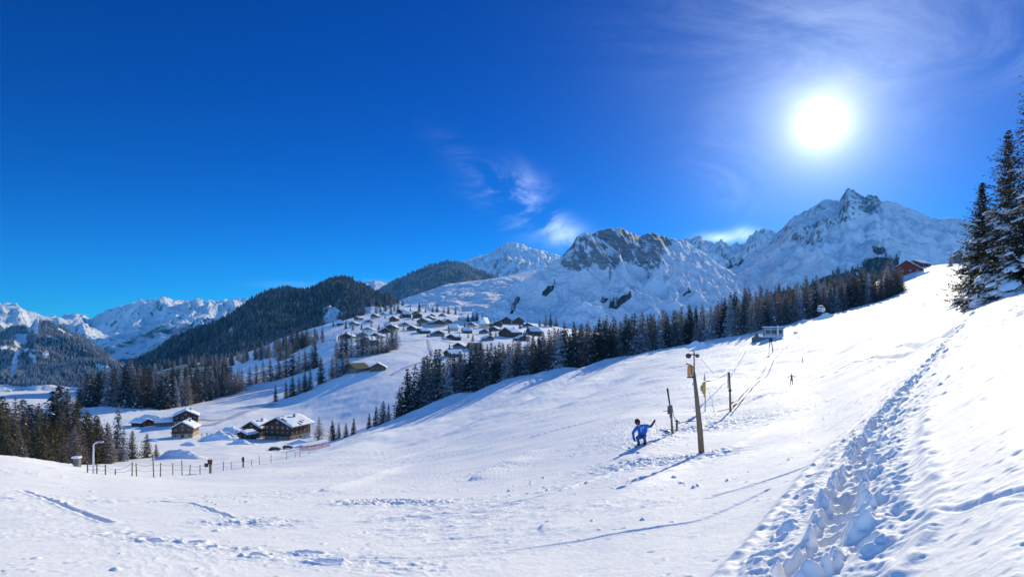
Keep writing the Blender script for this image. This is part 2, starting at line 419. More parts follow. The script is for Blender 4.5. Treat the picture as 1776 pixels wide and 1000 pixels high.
def boot(P, step, off, depth, w, jit=.10, skip=0.0):
    for k, (bx, by, tx_, ty_) in enumerate(resample(P, step)):
        if rnd.random() < skip: continue
        o = off * (1 if k % 2 else -1) + rnd.uniform(-jit, jit)
        cx_, cy_ = bx - ty_ * o, by + tx_ * o
        m = (np.abs(x - cx_) < 1.0) & (np.abs(y - cy_) < 1.0)
        if not m.any(): continue
        lx = (x[m] - cx_) * tx_ + (y[m] - cy_) * ty_; ly = -(x[m] - cx_) * ty_ + (y[m] - cy_) * tx_
        ww = w * rnd.uniform(.8, 1.25); ll = ww * rnd.uniform(1.3, 2.1)
        q_ = np.sqrt((lx / ll) ** 2 + (ly / ww) ** 2) + .18 * pn(x[m] / .12, y[m] / .12, 80 + k % 9)
        dd = depth * rnd.uniform(.6, 1.2) * min(1.0, (13 / max(8, math.hypot(bx, by))) ** .8)
        HOLE[m] = np.maximum(HOLE[m], dd * (1 - sstep(.55, 1.1, q_)))
        RIM[m] = np.maximum(RIM[m], dd * .26 * np.exp(-((q_ - 1.3) / .32) ** 2) * (1 + .8 * pn(x[m] / .15, y[m] / .15, 90)))
HOLE = np.maximum(HOLE, np.clip(14 / r, .25, 1) * .13 * (1 - sstep(.10, .26, d1 + .1 * fbm(x / .4, y / .4, 2, 88))))
boot(T1, .55, .12, .50, .165)
boot(T1, .75, .05, .18, .16, .12, .4)
boot(T2, 1.0, .14, .10, .11, .15, .45)
boot(T3, .9, .10, .13, .11, .10, .35)
LT = track_pts(LOWTRAIL)
dl, sl = seg_dist(x, y, LT)
sw2 = (1 - sstep(.3, 1.0, dl + .4 * fbm(x / .8, y / .8, 3, 95)))
dz += sw2 * (ridged(x / .5, y / .35, 4, 96, .6) - .5) * .05
boot(LT, .7, .2, .13, .13, .15, .25)
LT2 = track_pts([(0, 845), (120, 905), (240, 950), (330, 985)])
dl2, _ = seg_dist(x, y, LT2)
dz += (1 - sstep(.5, 1.2, dl2)) * (ridged(xr / .3, yr / .9, 3, 97) - .5) * .012
dz += -HOLE + RIM * (1 - sstep(.0, .08, HOLE))
# scattered single prints and clods over the right bank and the lower middle
for k in range(260):
    pxk = rnd.uniform(1100, 1776) if k % 3 else rnd.uniform(0, 1100)
    bx, by = hit(pxk, rnd.uniform(640, 1000) if k % 3 else rnd.uniform(830, 1000))
    rr = rnd.uniform(.018, .045) * (1 + math.hypot(bx, by) / 40); m = (np.abs(x - bx) < 3 * rr) & (np.abs(y - by) < 3 * rr)
    if m.any():
        q_ = np.hypot((x[m] - bx) / rr, (y[m] - by) / (rr * .7)) + .3 * pn(x[m] / .1, y[m] / .1, 99)
        dz[m] += (rnd.choice((-1, -1, 1)) * rr * .45) * np.exp(-q_ ** 2) 
# churned, piled snow beside the lift wheel post and the slow ring (1260-1330, 720-760)
for (px_, py_, rad, amp) in [(1180,745,2.6,.16),(1290,730,4.0,.18),(1230,700,2.2,.10),(1215,792,1.2,.10),(1130,800,3.0,.14),(440,905,1.2,.1),(1310,560,3,.2),(1100,770,2,.1),(640,870,1.5,.16),(750,870,1.3,.12)]:
    bx, by = hit(px_, py_); m = np.hypot(x - bx, y - by)
    dz += np.exp(-(m / rad) ** 2) * (ridged(x / .8, y / .5, 4, 101, .6) - .45) * amp * 1.6
GZ[near] += dz
far = R_ > 110
x, y = GX[far], GY[far]
xf_, yf_ = x * ca + y * sa, -x * sa + y * ca
GZ[far] += fbm(xf_ / 45, yf_ / 3.2, 3, 57, .6) * .30 * (1 - sstep(350, 480, R_[far]))
GZ[far] += fbm(x / 9, y / 9, 3, 55) * .28 * (1 - sstep(2000, 3500, R_[far]))
V = np.stack([GX, GY, GZ], -1).reshape(-1, 3)
nj = len(rn)
me = np_mesh('ground', V, grid_faces(len(AZG), nj, wrap=True), smooth=True)
# close the little hole under the camera
PXG = CX + F * GX / np.maximum(GY, .01); PYG = HY - F * GZ / np.maximum(GY, .01)
grass = (in_poly(PXG, PYG, [(225,640),(262,627),(305,625),(350,615),(372,612),(388,630),(390,645),(300,652),(225,652)]) & (GY > 700) & (GY < 1700)).astype(np.float32)
a_ = me.attributes.new('grass', 'FLOAT', 'POINT'); a_.data.foreach_set('value', grass.ravel())
ground = link('ground', me, [M_SNOW]); tag(ground, kind='structure')
# ------------------------------------------------------------------ mountains
M_MTN = {}
def mountain(name, sil, d0, d1, d2, p, rough, mat, az_n=500, r_n=220, seed=0, rock=None, wood=None, nscale=300., jag=1.0, d1f=None, baseoff=-14., gully=0.0, kind='structure', lipw=.3):
    """a real massif: rises from the land at distance d0 to its crest at d1 and falls away to d2; sil gives the crest as (column,row)"""
    xs = [s[0] for s in sil]; ys = [s[1] for s in sil]
    a0, a1 = math.atan((xs[0] - CX) / F), math.atan((xs[-1] - CX) / F)
    az = np.linspace(a0, a1, az_n)
    px = CX + F * np.tan(az)
    row = np.interp(px, xs, ys)
    dc = np.full(az_n, float(d1)) if d1f is None else np.interp(px, [q_[0] for q_ in d1f], [q_[1] for q_ in d1f])
    zc = (HY - row) / F * dc                                   # dc is depth along Y
    t = np.concatenate([np.linspace(0, 1, int(r_n * .8)), np.linspace(1, 2, int(r_n * .2))[1:]])
    T, Az = np.meshgrid(t, az, indexing='xy')
    Dc = dc[:, None] * np.ones_like(T)
    Y = np.where(T <= 1, d0 + (Dc - d0) * T, Dc + (d2 - Dc) * (T - 1))
    Xx = np.tan(Az) * Y
    base = land(Xx, Y) + baseoff
    bc = land(np.tan(Az) * d0, np.full_like(Y, d0)) + baseoff
    up = bc + (zc[:, None] - bc) * np.power(np.clip(T, 0, 1), p)
    dn = zc[:, None] + (bc - 150 - zc[:, None]) * np.clip(T - 1, 0, 1) ** .9
    Z = np.where(T <= 1, up, dn)
    w = np.sin(np.clip(T, 0, 1) * math.pi) ** .7
    wr = np.where(T <= 1, w, 0)
    lip = np.exp(-((T - 1) / .10) ** 2)
    hgt = np.maximum(zc[:, None] - bc, 5)
    n = ridged(Xx / nscale, Y / nscale, 6, seed, .55) - .55
    Z = Z + wr * n * rough
    if gully:                                                   # spurs running down the fall line
        q_ = ridged(Xx / (nscale * .45) + .6 * fbm(Xx / nscale, Y / nscale, 3, seed + 9), Y / (nscale * 2.2), 5, seed + 3, .6) - .5
        Z = Z + (wr * .8 + lip * .05) * q_ * gully * np.clip(T * 1.4, 0, 1)
    Z = Z + lip * (ridged(Xx / (nscale * .12), Y / (nscale * .2), 4, seed + 5, .6) - .55) * jag
    V = np.stack([Xx, Y, Z], -1).reshape(-1, 3)
    me = np_mesh(name, V, grid_faces(az_n, len(t)), smooth=True)
    PX = CX + F * Xx / Y; PY = HY - F * Z / Y
    rk = np.zeros(T.shape); wd = np.zeros(T.shape)
    if rock is not None: rk = rock(PX, PY, T, Xx, Y)
    if wood is not None: wd = wood(PX, PY, T, Xx, Y)
    for nm, arr in (('rock', rk), ('wood', wd)):
        a_ = me.attributes.new(nm, 'FLOAT', 'POINT'); a_.data.foreach_set('value', np.ascontiguousarray(arr, np.float32).ravel())
    o = link(name, me, [mat]); tag(o, kind=kind)
    return dict(X=Xx, Y=Y, Z=Z, PX=PX, PY=PY, W=wd, T=T, o=o)

def blur_mask(m, n=3):
    m = m.astype(float)
    for ax in (0, 1):
        s_ = m.copy()
        for k in range(1, n + 1): s_ += np.roll(m, k, ax) + np.roll(m, -k, ax)
        m = s_ / (2 * n + 1)
    return m

mm_far = mountain_mat('far_range_snow_and_rock', 0.9, 0.0022, rock=(0.17, 0.18, 0.21), tilt=(.62, .9))
mm_big = mountain_mat('massif_snow_and_rock', 1.5, 0.008, rock=(0.30, 0.31, 0.33), tilt=(.5, .85))
mm_wood = mountain_mat('wooded_hill_floor', 0.4, 0.010)

def far_rock(PX, PY, T, Xx, Y): return np.clip(.35 - .5 * T, -.3, 1)
far_sil = [(-700,500),(-300,505),(-150,512),(-60,520),(0,527),(20,533),(50,545),(75,552),(100,555),(115,549),(130,545),(160,548),(180,540),(200,533),(225,527),(240,522),(252,524),(270,520),(285,517),(300,521),(330,524),(345,522),(355,525),(375,522),(390,517),(405,516),(430,519),(470,526),(520,535),(600,545)]
def far_wood(PX, PY, T, Xx, Y):
    n_ = fbm(Xx / 700, Y / 700, 5, 77)
    return sstep(-.05, .12, .30 - T + n_ * .8)
mountain('mountain', far_sil, 5200, 9000, 12000, 1.05, 330, mm_far, 760, 300, 11, far_rock, far_wood, 1500., 75., gully=520)
# left wooded mountain with its pistes
CLR2 = [[(27,577),(48,580),(46,592),(40,602),(60,606),(72,608),(45,612),(34,612),(30,640),(22,658),(16,652),(24,610),(26,590)],
        [(0,597),(10,600),(30,604),(30,609),(6,606),(0,612)], [(52,613),(62,616),(62,632),(54,630),(50,618)], [(74,610),(84,608),(84,620),(76,622)],
        [(82,580),(92,583),(104,589),(96,589),(84,585)], [(92,565),(112,573),(142,590),(128,586),(104,574)],
        [(162,594),(178,604),(172,603),(160,596)], [(188,615),(212,630),(222,634),(215,638),(196,625),(188,618)],
        [(163,630),(172,629),(196,640),(190,646),(172,645)], [(45,560),(62,551),(70,556),(66,578),(50,578),(44,572)], [(60,655),(78,660),(72,664)]]
def wood2(PX, PY, T, Xx, Y):
    m = np.ones(T.shape)
    jx = 3 * pn(Xx / 60, Y / 60, 5); jy = 3 * pn(Xx / 60, Y / 60, 6)
    for c_ in CLR2: m[in_poly(PX + jx, PY + jy, c_)] = 0
    m[(PY > 668 + 6 * pn(Xx / 150, Y / 150, 8))] *= .0
    return m
sil2 = [(-700,540),(-300,560),(-150,572),(-50,580),(0,576),(10,571),(25,563),(40,566),(52,566),(60,554),(66,552),(72,557),(80,556),(95,562),(120,573),(150,588),(180,608),(205,627),(240,645),(280,660)]
m2 = mountain('wooded_mountain', sil2, 2300, 3900, 5200, 1.0, 130, mm_wood, 420, 260, 23, None, wood2, 700., 18., gully=110, baseoff=-25)
# central wooded mountain
CLR3 = [[(560,534),(572,528),(585,535),(600,545),(596,560),(582,572),(562,572),(560,555)], [(393,578),(402,563),(406,566),(402,585),(396,588)], [(360,568),(383,556),(380,562),(362,571)],
        [(404,620),(440,612),(452,612),(440,622),(410,632)], [(546,548),(558,552),(560,560),(552,556)]]
def wood3(PX, PY, T, Xx, Y):
    m = np.ones(T.shape)
    jx = 2 * pn(Xx / 40, Y / 40, 5); jy = 2 * pn(Xx / 40, Y / 40, 6)
    for c_ in CLR3: m[in_poly(PX + jx, PY + jy, c_)] = 0
    m[(PX > 630) & (PY > 532)] = 0
    return m
sil3 = [(200,655),(235,632),(300,598),(350,573),(400,545),(430,525),(445,514),(460,509),(480,505),(490,504),(500,505),(520,508),(545,505),(560,496),(570,490),(580,487),(600,484),(612,487),(625,492),(640,500),(655,509),(675,520),(700,540)]
m3 = mountain('wooded_mountain', sil3, 1500, 2500, 3400, 1.1, 90, mm_wood, 460, 260, 35, None, wood3, 420., 8., gully=130)
def wood4(PX, PY, T, Xx, Y):
    m = np.ones(T.shape)
    m[PY > np.interp(PX, [640,700,750,800,840,870], [528,519,508,494,489,486]) + 2 * pn(Xx / 40, Y / 40, 3)] = 0
    m[(PX > 800) & (PY < np.interp(PX, [800,830,850,870], [458,472,480,486]))] = 0
    return m
sil4 = [(620,540),(640,522),(660,505),(680,492),(700,483),(720,473),(750,462),(775,457),(790,458),(810,464),(830,469),(850,478),(865,486),(900,500)]
m4 = mountain('wooded_hill', sil4, 3100, 4600, 5400, 1.1, 70, mm_wood, 300, 200, 41, None, wood4, 380., 6., gully=60)
# snow foothill below the pointed peak
sil5 = [(620,545),(660,528),(700,519),(740,505),(770,494),(800,489),(830,486),(860,482),(900,474),(940,466),(980,460),(1060,470),(1140,500)]
def rock5(PX, PY, T, Xx, Y): return np.full(T.shape, -.6)
m5 = mountain('snow_hill', sil5, 1300, 3500, 4300, 1.0, 60, mm_big, 420, 220, 52, rock5, None, 420., 3.)
# the pointed snow peak behind, and two white tops further left
sil6 = [(700,520),(740,500),(770,478),(790,462),(800,455),(812,450),(830,444),(845,441),(858,433),(870,426),(880,421),(887,419),(896,421),(906,424),(918,429),(930,432),(945,435),(962,440),(980,447),(1000,452),(1040,460),(1100,480)]
mountain('mountain', sil6, 4600, 7600, 8000, 1.1, 110, mm_big_far if False else mountain_mat('pointed_peak_snow_and_rock', 1.0, 0.005, rock=(.3,.3,.33)), 420, 260, 63,
         lambda PX, PY, T, Xx, Y: np.clip(.5 - .25 * T - np.abs(PX - 875) / 120., -.4, 1), None, 620., 22., gully=260)
sil6b = [(470,520),(495,508),(505,504),(515,499),(525,497),(535,500),(545,505),(560,508),(600,505),(622,495),(635,488),(650,486),(662,489),(672,492),(685,490),(695,487),(710,490),(740,505)]
mountain('mountain', sil6b, 5200, 8000, 9500, 1.1, 100, mm_far, 260, 120, 68, lambda PX, PY, T, Xx, Y: np.full(T.shape, .1), None, 900., 14., gully=120)
# back ridge between the two massifs
sil8 = [(1120,440),(1160,420),(1190,414),(1205,411),(1212,410),(1225,418),(1240,423),(1250,417),(1262,424),(1278,422),(1287,424),(1297,415),(1305,408),(1312,400),(1325,397),(1335,401),(1345,405),(1360,400),(1400,410),(1450,430)]
mountain('mountain', sil8, 3300, 5600, 7000, 1.2, 160, mountain_mat('back_ridge_snow_and_rock', 1.2, 0.005, rock=(.3,.3,.33)), 320, 220, 71,
         lambda PX, PY, T, Xx, Y: np.clip(T * .9 - .6, -.4, 1), None, 520., 45., gully=330)
# shaded massif in the middle
sil7 = [(820,560),(850,530),(875,508),(900,490),(930,470),(950,460),(965,452),(975,442),(985,432),(993,424),(998,414),(1004,408),(1014,405),(1030,404),(1045,398),(1060,395),(1075,396),(1085,399),(1100,405),(1115,408),(1122,404),(1132,403),(1145,408),(1160,413),(1180,414),(1195,422),(1210,432),(1230,446),(1260,466),(1300,490),(1360,520),(1450,560)]
def rock7(PX, PY, T, Xx, Y):
    f = blur_mask(in_poly(PX, PY, [(985,425),(1000,405),(1060,392),(1110,400),(1165,410),(1150,450),(1140,470),(1120,485),(1095,460),(1080,450),(1060,478),(1035,465),(1010,468),(975,470),(970,452)]), 6)
    g2 = blur_mask(in_poly(PX, PY, [(1100,400),(1230,405),(1262,452),(1235,452),(1200,425),(1150,425)]), 5)
    return -.22 + .78 * f + .38 * g2
PATCH7 = [[(940,506),(948,496),(962,494),(960,504),(948,512),(940,512)], [(1055,527),(1070,518),(1082,512),(1094,505),(1096,514),(1086,523),(1068,535),(1056,535)],
          [(1040,522),(1050,515),(1056,517),(1046,526)], [(885,535),(890,524),(900,514),(903,520),(895,530),(890,545),(884,545)], [(1184,510),(1195,503),(1197,507),(1186,514)]]
def wood7(PX, PY, T, Xx, Y):
    m = np.zeros(T.shape); jx = 3 * pn(Xx / 22, Y / 22, 5); jy = 2.5 * pn(Xx / 22, Y / 22, 6)
    for c_ in PATCH7: m[in_poly(PX + jx, PY + jy, c_)] = 1
    return m
m7 = mountain('mountain', sil7, 1150, 2900, 3800, 1.35, 80, mm_big, 760, 420, 83, rock7, wood7, 340., 9., gully=95, d1f=[(820,1500),(1000,1650),(1070,1850),(1200,2300),(1450,2600)])
# right massif
sil9 = [(1090,580),(1130,548),(1160,528),(1180,513),(1200,498),(1230,480),(1260,462),(1285,447),(1305,434),(1322,426),(1336,416),(1345,408),(1350,402),(1360,393),(1366,384),(1378,374),(1395,366),(1410,360),(1420,352),(1430,347),(1443,346),(1455,350),(1460,340),(1466,331),(1472,326),(1478,329),(1488,335),(1500,342),(1505,338),(1520,339),(1527,347),(1550,350),(1565,356),(1585,364),(1610,375),(1628,381),(1640,379),(1650,378),(1670,381),(1690,381),(1720,386),(1776,395),(1900,400),(2200,430),(2500,480)]
def rock9(PX, PY, T, Xx, Y):
    f = blur_mask(in_poly(PX, PY, [(1320,428),(1345,402),(1368,380),(1430,345),(1472,322),(1530,345),(1520,372),(1495,380),(1450,400),(1430,430),(1400,436),(1370,425),(1345,425)]), 6)
    g2 = blur_mask(in_poly(PX, PY, [(1480,330),(1640,375),(1690,380),(1690,400),(1620,395),(1560,372),(1500,372)]), 8)
    return -.25 + .62 * f + .34 * g2
PATCH9 = [[(1240,470),(1265,455),(1272,462),(1258,475),(1242,480)], [(1270,460),(1290,450),(1284,460)], [(1512,435),(1520,428),(1535,428),(1535,438),(1520,442)], [(1390,500),(1430,480),(1500,462),(1500,470),(1440,492),(1395,510)],
          [(1495,455),(1520,445),(1560,448),(1560,470),(1500,475)]]
def wood9(PX, PY, T, Xx, Y):
    m = np.zeros(T.shape); jx = 3 * pn(Xx / 22, Y / 22, 5); jy = 2.5 * pn(Xx / 22, Y / 22, 6)
    for c_ in PATCH9: m[in_poly(PX + jx, PY + jy, c_)] = 1
    m[(PY > np.interp(PX, [1150,1330,1500,1600], [540,512,474,455]) + 3 * pn(Xx / 60, Y / 60, 3)) & (PX < 1560)] = 1
    return m
m9 = mountain('mountain', sil9, 1250, 3000, 4400, 1.3, 110, mm_big, 900, 420, 97, rock9, wood9, 420., 15., gully=110)
# ------------------------------------------------------------------ trees
def foliage_mat(name, dark, light, frost=0.15):
    q = new_mat(name)
    oi = q.n('ShaderNodeObjectInfo').outputs['Random']
    tc = q.n('ShaderNodeTexCoord').outputs['Object']
    nn = q.noise(tc, 0.9, 4.0, 0.7); n2 = q.noise(tc, 5.0, 3.0, 0.7)
    c = q.mix(q.m('ADD', q.m('MULTIPLY', nn, .6), q.m('MULTIPLY', oi, .45), None, True), (*dark, 1), (*light, 1))
    fr = q.ramp(q.m('ADD', n2, q.m('MULTIPLY', oi, .12)), .62 - frost, .78 - frost * .6)
    c = q.mix(fr, c, (.62, .66, .74, 1))
    p = q.n('ShaderNodeBsdfPrincipled', {'Base Color': c, 'Roughness': 0.8, 'Specular IOR Level': 0.2})
    t = q.n('ShaderNodeBsdfTranslucent', {'Color': c})
    mx = q.n('ShaderNodeMixShader', {0: 0.22, 1: p.outputs[0], 2: t.outputs[0]})
    q.set(q.out.inputs[0], mx.outputs[0])
    return q.mat
M_SPR = foliage_mat('spruce_needles', (.022, .032, .028), (.060, .072, .060), .035)
M_OLV = foliage_mat('olive_needles', (.065, .058, .025), (.17, .13, .062), .0)
M_LAR = foliage_mat('larch_twigs', (.10, .072, .055), (.23, .16, .115), .05)
M_FRO = foliage_mat('frosted_needles', (.05, .06, .065), (.14, .15, .16), .15)
M_HERO = foliage_mat('near_spruce_needles', (.022, .028, .018), (.13, .10, .055), -.12)
M_BARK = simple('bark', (.09, .065, .05), .9, .4, 8, .02)
M_SNP = simple('snow_pad', (.88, .90, .94), .7, .04, 2.0, .03)

def conifer(seed, h, r, nwh, nbr, ncard, cw, mats, kind='spruce', snowy=0.0, lean=0.0, jag=.25, base=.08):
    """trunk mesh and crown mesh; crown is boughs of many small sprays"""
    R = np.random.RandomState(seed)
    vs, fs, mi = [], [], []
    nv = 0
    lop = R.rand(2) * 2 * np.pi
    for k in range(nwh):
        t = (k + R.rand() * .7) / nwh
        z0 = h * (base + (1 - base) * t)
        if kind == 'larch': prof = (1 - t) ** .75 * (.55 + .45 * min(1, t * 5 + .2))
        else: prof = (1 - t) ** .82 * (.8 + .2 * min(1, t * 8 + .1)) + .02
        nb = max(3, int(nbr * (.45 + .55 * (1 - t))))
        a0 = R.rand() * 6.28
        for b in range(nb):
            if R.rand() < .08: continue
            a = a0 + 6.283 * b / nb + R.randn() * .25
            L = r * prof * (1 + R.randn() * jag * .6) * (1 + .14 * np.cos(a - lop[0]) + .08 * np.cos(2 * a + k))
            if L < .08 * r * .3: L = .08 * r
            droop = (.42 - .75 * t if kind == 'spruce' else .15 - .5 * t) + R.randn() * .12
            nc = max(2, int(ncard * (.35 + .65 * L / r)))
            u = (np.arange(nc) + R.rand(nc)) / nc * .95 + .05
            d = u * L
            zz = z0 - np.sin(droop) * d * .9 + (.22 * L * u ** 2.4 if kind == 'spruce' else .1 * L * u ** 2)
            side = R.randn(nc) * .16 * L * (1 - .5 * u)
            ca_, sa_ = np.cos(a), np.sin(a)
            px_ = ca_ * d - sa_ * side; py_ = sa_ * d + ca_ * side
            zz = zz - np.abs(side) * .35 + R.randn(nc) * .06 * cw
            # each spray: a pointed quad
            aa = a + R.randn(nc) * .75; ln = cw * (.7 + .7 * R.rand(nc)) * (1.15 - .35 * u); ln = ln * (.55 + .45 * (1 - t) ** .6); wd = ln * (.34 + .25 * R.rand(nc))
            pit = -.25 - .45 * R.rand(nc) if kind == 'spruce' else R.randn(nc) * .5
            dx = np.cos(aa) * np.cos(pit) * ln; dy = np.sin(aa) * np.cos(pit) * ln; dzz = np.sin(pit) * ln
            rl = R.randn(nc) * .5
            wx = -np.sin(aa) * wd * np.cos(rl); wy = np.cos(aa) * wd * np.cos(rl); wz = wd * np.sin(rl)
            P = np.stack([px_, py_, zz], -1); D = np.stack([dx, dy, dzz], -1); W = np.stack([wx, wy, wz], -1)
            q4 = np.stack([P - D * .35, P + W * .55 + D * .1, P + D * .75, P - W * .55 + D * .1], 1).reshape(-1, 3)
            vs.append(q4); fs.append(nv + np.arange(nc * 4).reshape(-1, 4)); nv += nc * 4
            mi.append(np.where(R.rand(nc) < snowy * .6 * (.5 + u), 1, 0))
    V = np.concatenate(vs); Fq = np.concatenate(fs); mi = np.concatenate(mi)
    V[:, 0] += lean * V[:, 2]
    crown = np_mesh('crown', V, Fq, mi=mi)
    for m_ in mats: crown.materials.append(m_)
    ns = 7; th = np.arange(ns) / ns * 6.283
    lv = [-.04, .03, .35, .7, .985]; rr = [h * .021, h * .015, h * .010, h * .005, h * .001]
    TV = np.concatenate([np.stack([np.cos(th) * b_ + lean * h * a_, np.sin(th) * b_, np.full(ns, h * a_)], -1) for a_, b_ in zip(lv, rr)])
    TF = np.array([(l * ns + i, l * ns + (i + 1) % ns, (l + 1) * ns + (i + 1) % ns, (l + 1) * ns + i) for l in range(4) for i in range(ns)])
    trunk = np_mesh('trunk', TV, TF, True); trunk.materials.append(M_BARK)
    return crown, trunk, (V, Fq)

def mk_kind(kind, n, mats, h, r, snowy, s0, nwh=26, nbr=9, ncard=4, cw=1.15, jag=.25, base=.06):
    return [conifer(s0 + i, h, r * (1 + .12 * (i % 3 - 1)), nwh, nbr, ncard, cw, mats, kind, snowy, jag=jag, base=base) for i in range(n)]
K_SPR = mk_kind('spruce', 6, [M_SPR, M_SNP], 20, 4.3, .05, 100, nwh=30, nbr=11, ncard=6, cw=1.5, base=.03)
K_FRO = mk_kind('spruce', 4, [M_FRO, M_SNP], 20, 4.3, .10, 140, nwh=30, nbr=11, ncard=6, cw=1.4, base=.03)
K_OLV = mk_kind('spruce', 5, [M_OLV, M_SNP], 20, 5.6, .01, 160, nwh=38, nbr=12, ncard=8, cw=1.2, jag=.32, base=.02)
K_LAR = mk_kind('larch', 5, [M_LAR, M_SNP], 20, 4.6, .04, 180, nwh=36, nbr=11, ncard=8, cw=1.0, base=.03)
KINDS = {'spruce': K_SPR, 'frosted_spruce': K_FRO, 'olive_spruce': K_OLV, 'larch': K_LAR}
TREES = []
ORD = {}
rt = random.Random(11)
NAMES = {'spruce': 'spruce_tree', 'frosted_spruce': 'frosted_spruce_tree', 'olive_spruce': 'spruce_tree', 'larch': 'larch_tree'}
CATS = {'spruce': 'spruce', 'frosted_spruce': 'spruce', 'olive_spruce': 'spruce', 'larch': 'larch'}
def tree(px, Yd, hpx, kind, label, group=None, wid=1.0, dz_=0.0):
    """tree at bearing px and depth Yd whose height covers hpx photo pixels"""
    h = hpx / F * Yd; x_ = X(px, Yd)
    cr, tr, _ = rt.choice(KINDS[kind])
    e = bpy.data.objects.new(NAMES[kind], None); COL.objects.link(e)
    e.location = (x_, Yd, gz(x_, Yd) - .25 + dz_)
    s_ = h / 20.0
    e.scale = (s_ * wid * rt.uniform(.76, 1.32),) * 2 + (s_,)
    e.rotation_euler = (rt.uniform(-.045, .045), rt.uniform(-.045, .045), rt.uniform(0, 6.28))
    e.empty_display_size = .1
    if isinstance(label, tuple): ORD.setdefault(label[1], []).append((px, e, label[0])); label = None
    tag(e, label, CATS[kind], group)
    for nm, me_ in (('crown', cr), ('trunk', tr)):
        o = bpy.data.objects.new(nm, me_); COL.objects.link(o); o.parent = e
    TREES.append((px, Yd, hpx))
    return e

def ipt(px, xs, ys): return float(np.interp(px, xs, ys))
# --- belt along the edge of the piste
def edgeY(px): return ipt(px, [560,640,690,900,1100,1200,1300,1420,1565], [262,285,298,302,302,300,262,300,332])
BH = ([640,690,715,745,790,830,900,950,1000,1050,1100,1200,1250,1300,1350,1400,1450,1500,1560],
      [50,68,82,92,76,72,66,72,74,70,66,62,64,70,64,60,58,54,46])
def seg_label(px, row, kind, hh):
    where = ('at the downhill belt tip' if px < 745 else 'below the village' if px < 900 else
             'beside the dark chalets' if px < 1010 else 'left of the lift pole' if px < 1190 else
             'behind the lift pole' if px < 1290 else 'behind the lift hut' if px < 1390 else
             'by the snow cannon' if px < 1460 else 'at the uphill belt end')
    rw = ('front row', 'second row', 'back row')[row]
    kd = {'spruce': 'dark green spruce', 'frosted_spruce': 'frost-grey spruce', 'larch': 'bare brown larch'}[kind]
    return (f"{'tall' if hh > 1.04 else 'low' if hh < .9 else 'mid-height'} {kd}", f"in the {rw} {where}")
Gb = 'conifers in the belt along the piste edge'
px = 692.0
while px < 1562:
    for row in range(3):
        p2 = px + rt.uniform(-3, 3) + row * 2
        if row and px < 720: continue
        Yd = edgeY(p2) + row * 9 + rt.uniform(-2, 3) + (4 if p2 < 1000 else 2)
        k = rt.random(); wl = ipt(p2, [700, 1050, 1250, 1560], [0, .12, .3, .55]) + row * .12
        kind = 'larch' if k < wl else 'frosted_spruce' if k < wl + .22 else 'spruce'
        hh = rt.choice((rt.uniform(.72, .92), rt.uniform(.9, 1.06), rt.uniform(1.0, 1.14)))
        if row == 0: hh *= .96
        tree(p2, Yd, ipt(p2, *BH) * hh, kind, seg_label(p2, row, kind, hh), Gb, wid=1.05)
    px += rt.uniform(10, 14)
# --- lone or nameable trees
for a in [
 (578,268,38,'spruce','small dark spruce beside the red net, lowest of the row down the slope'),
 (588,270,33,'frosted_spruce','small grey spruce between two dark ones right of the big chalet'),
 (600,275,30,'spruce','short spruce at the foot of the piste edge, third up from the red net'),
 (613,278,36,'spruce','pointed small spruce standing apart halfway to the tree pair on the edge'),
 (640,286,34,'spruce','narrow spruce left of the dense pair on the piste edge'),
 (652,290,40,'spruce','bushy dark spruce, left one of the dense pair below the belt tip'),
 (664,292,44,'spruce','bushy dark spruce, right one of the dense pair below the belt tip'),
 (674,294,36,'frosted_spruce','slim grey spruce squeezed behind the dense pair below the belt tip'),
 (478,470,30,'spruce','small pointed spruce, lowest of the row down the snowy meadow'),
 (496,478,30,'spruce','small spruce, second from the bottom of the meadow row'),
 (507,482,34,'spruce','dark narrow spruce, middle of the meadow row'),
 (518,485,30,'frosted_spruce','grey spruce, fourth up in the meadow row'),
 (529,488,34,'spruce','dark spruce, fifth up in the meadow row'),
 (538,492,40,'spruce','broad dark spruce at the top of the meadow row'),
 (556,505,48,'spruce','tall dark spruce standing alone left of the brown barns'),
 (576,512,42,'larch','leafless larch left in the round clump beside the brown barns'),
 (585,510,50,'larch','leafless larch in the middle of the round clump beside the brown barns'),
 (594,514,46,'frosted_spruce','frosty grey tree right in the round clump beside the brown barns'),
 (602,520,38,'larch','low larch nearest the barn wall in the round clump'),
 (553,300,42,'larch','thin leafless larch right of the big chalet'),
 (228,196,52,'olive_spruce','small olive spruce beyond the fence, left of the lone pair'),
 (254,200,44,'olive_spruce','small olive spruce beyond the fence, right of the lone pair'),
 (271,203,26,'olive_spruce','stubby olive spruce leaning out right of the lone pair'),
 (203,190,98,'frosted_spruce','tall frost-whitened spruce at the right end of the near wood'),
 (192,170,70,'larch','brown larch left of the tall frosted spruce'),
 (214,185,60,'frosted_spruce','pale spruce at the right foot of the tall frosted spruce'),
 (1648,410,26,'frosted_spruce','small snowy spruce standing alone high on the piste'),
 (1672,66,17,'frosted_spruce','tiny frosted sapling left of the big snowy spruces'),
 (1205,292,38,'larch','rusty orange larch at the front of the belt left of the lift pole top'),
]: tree(*a)
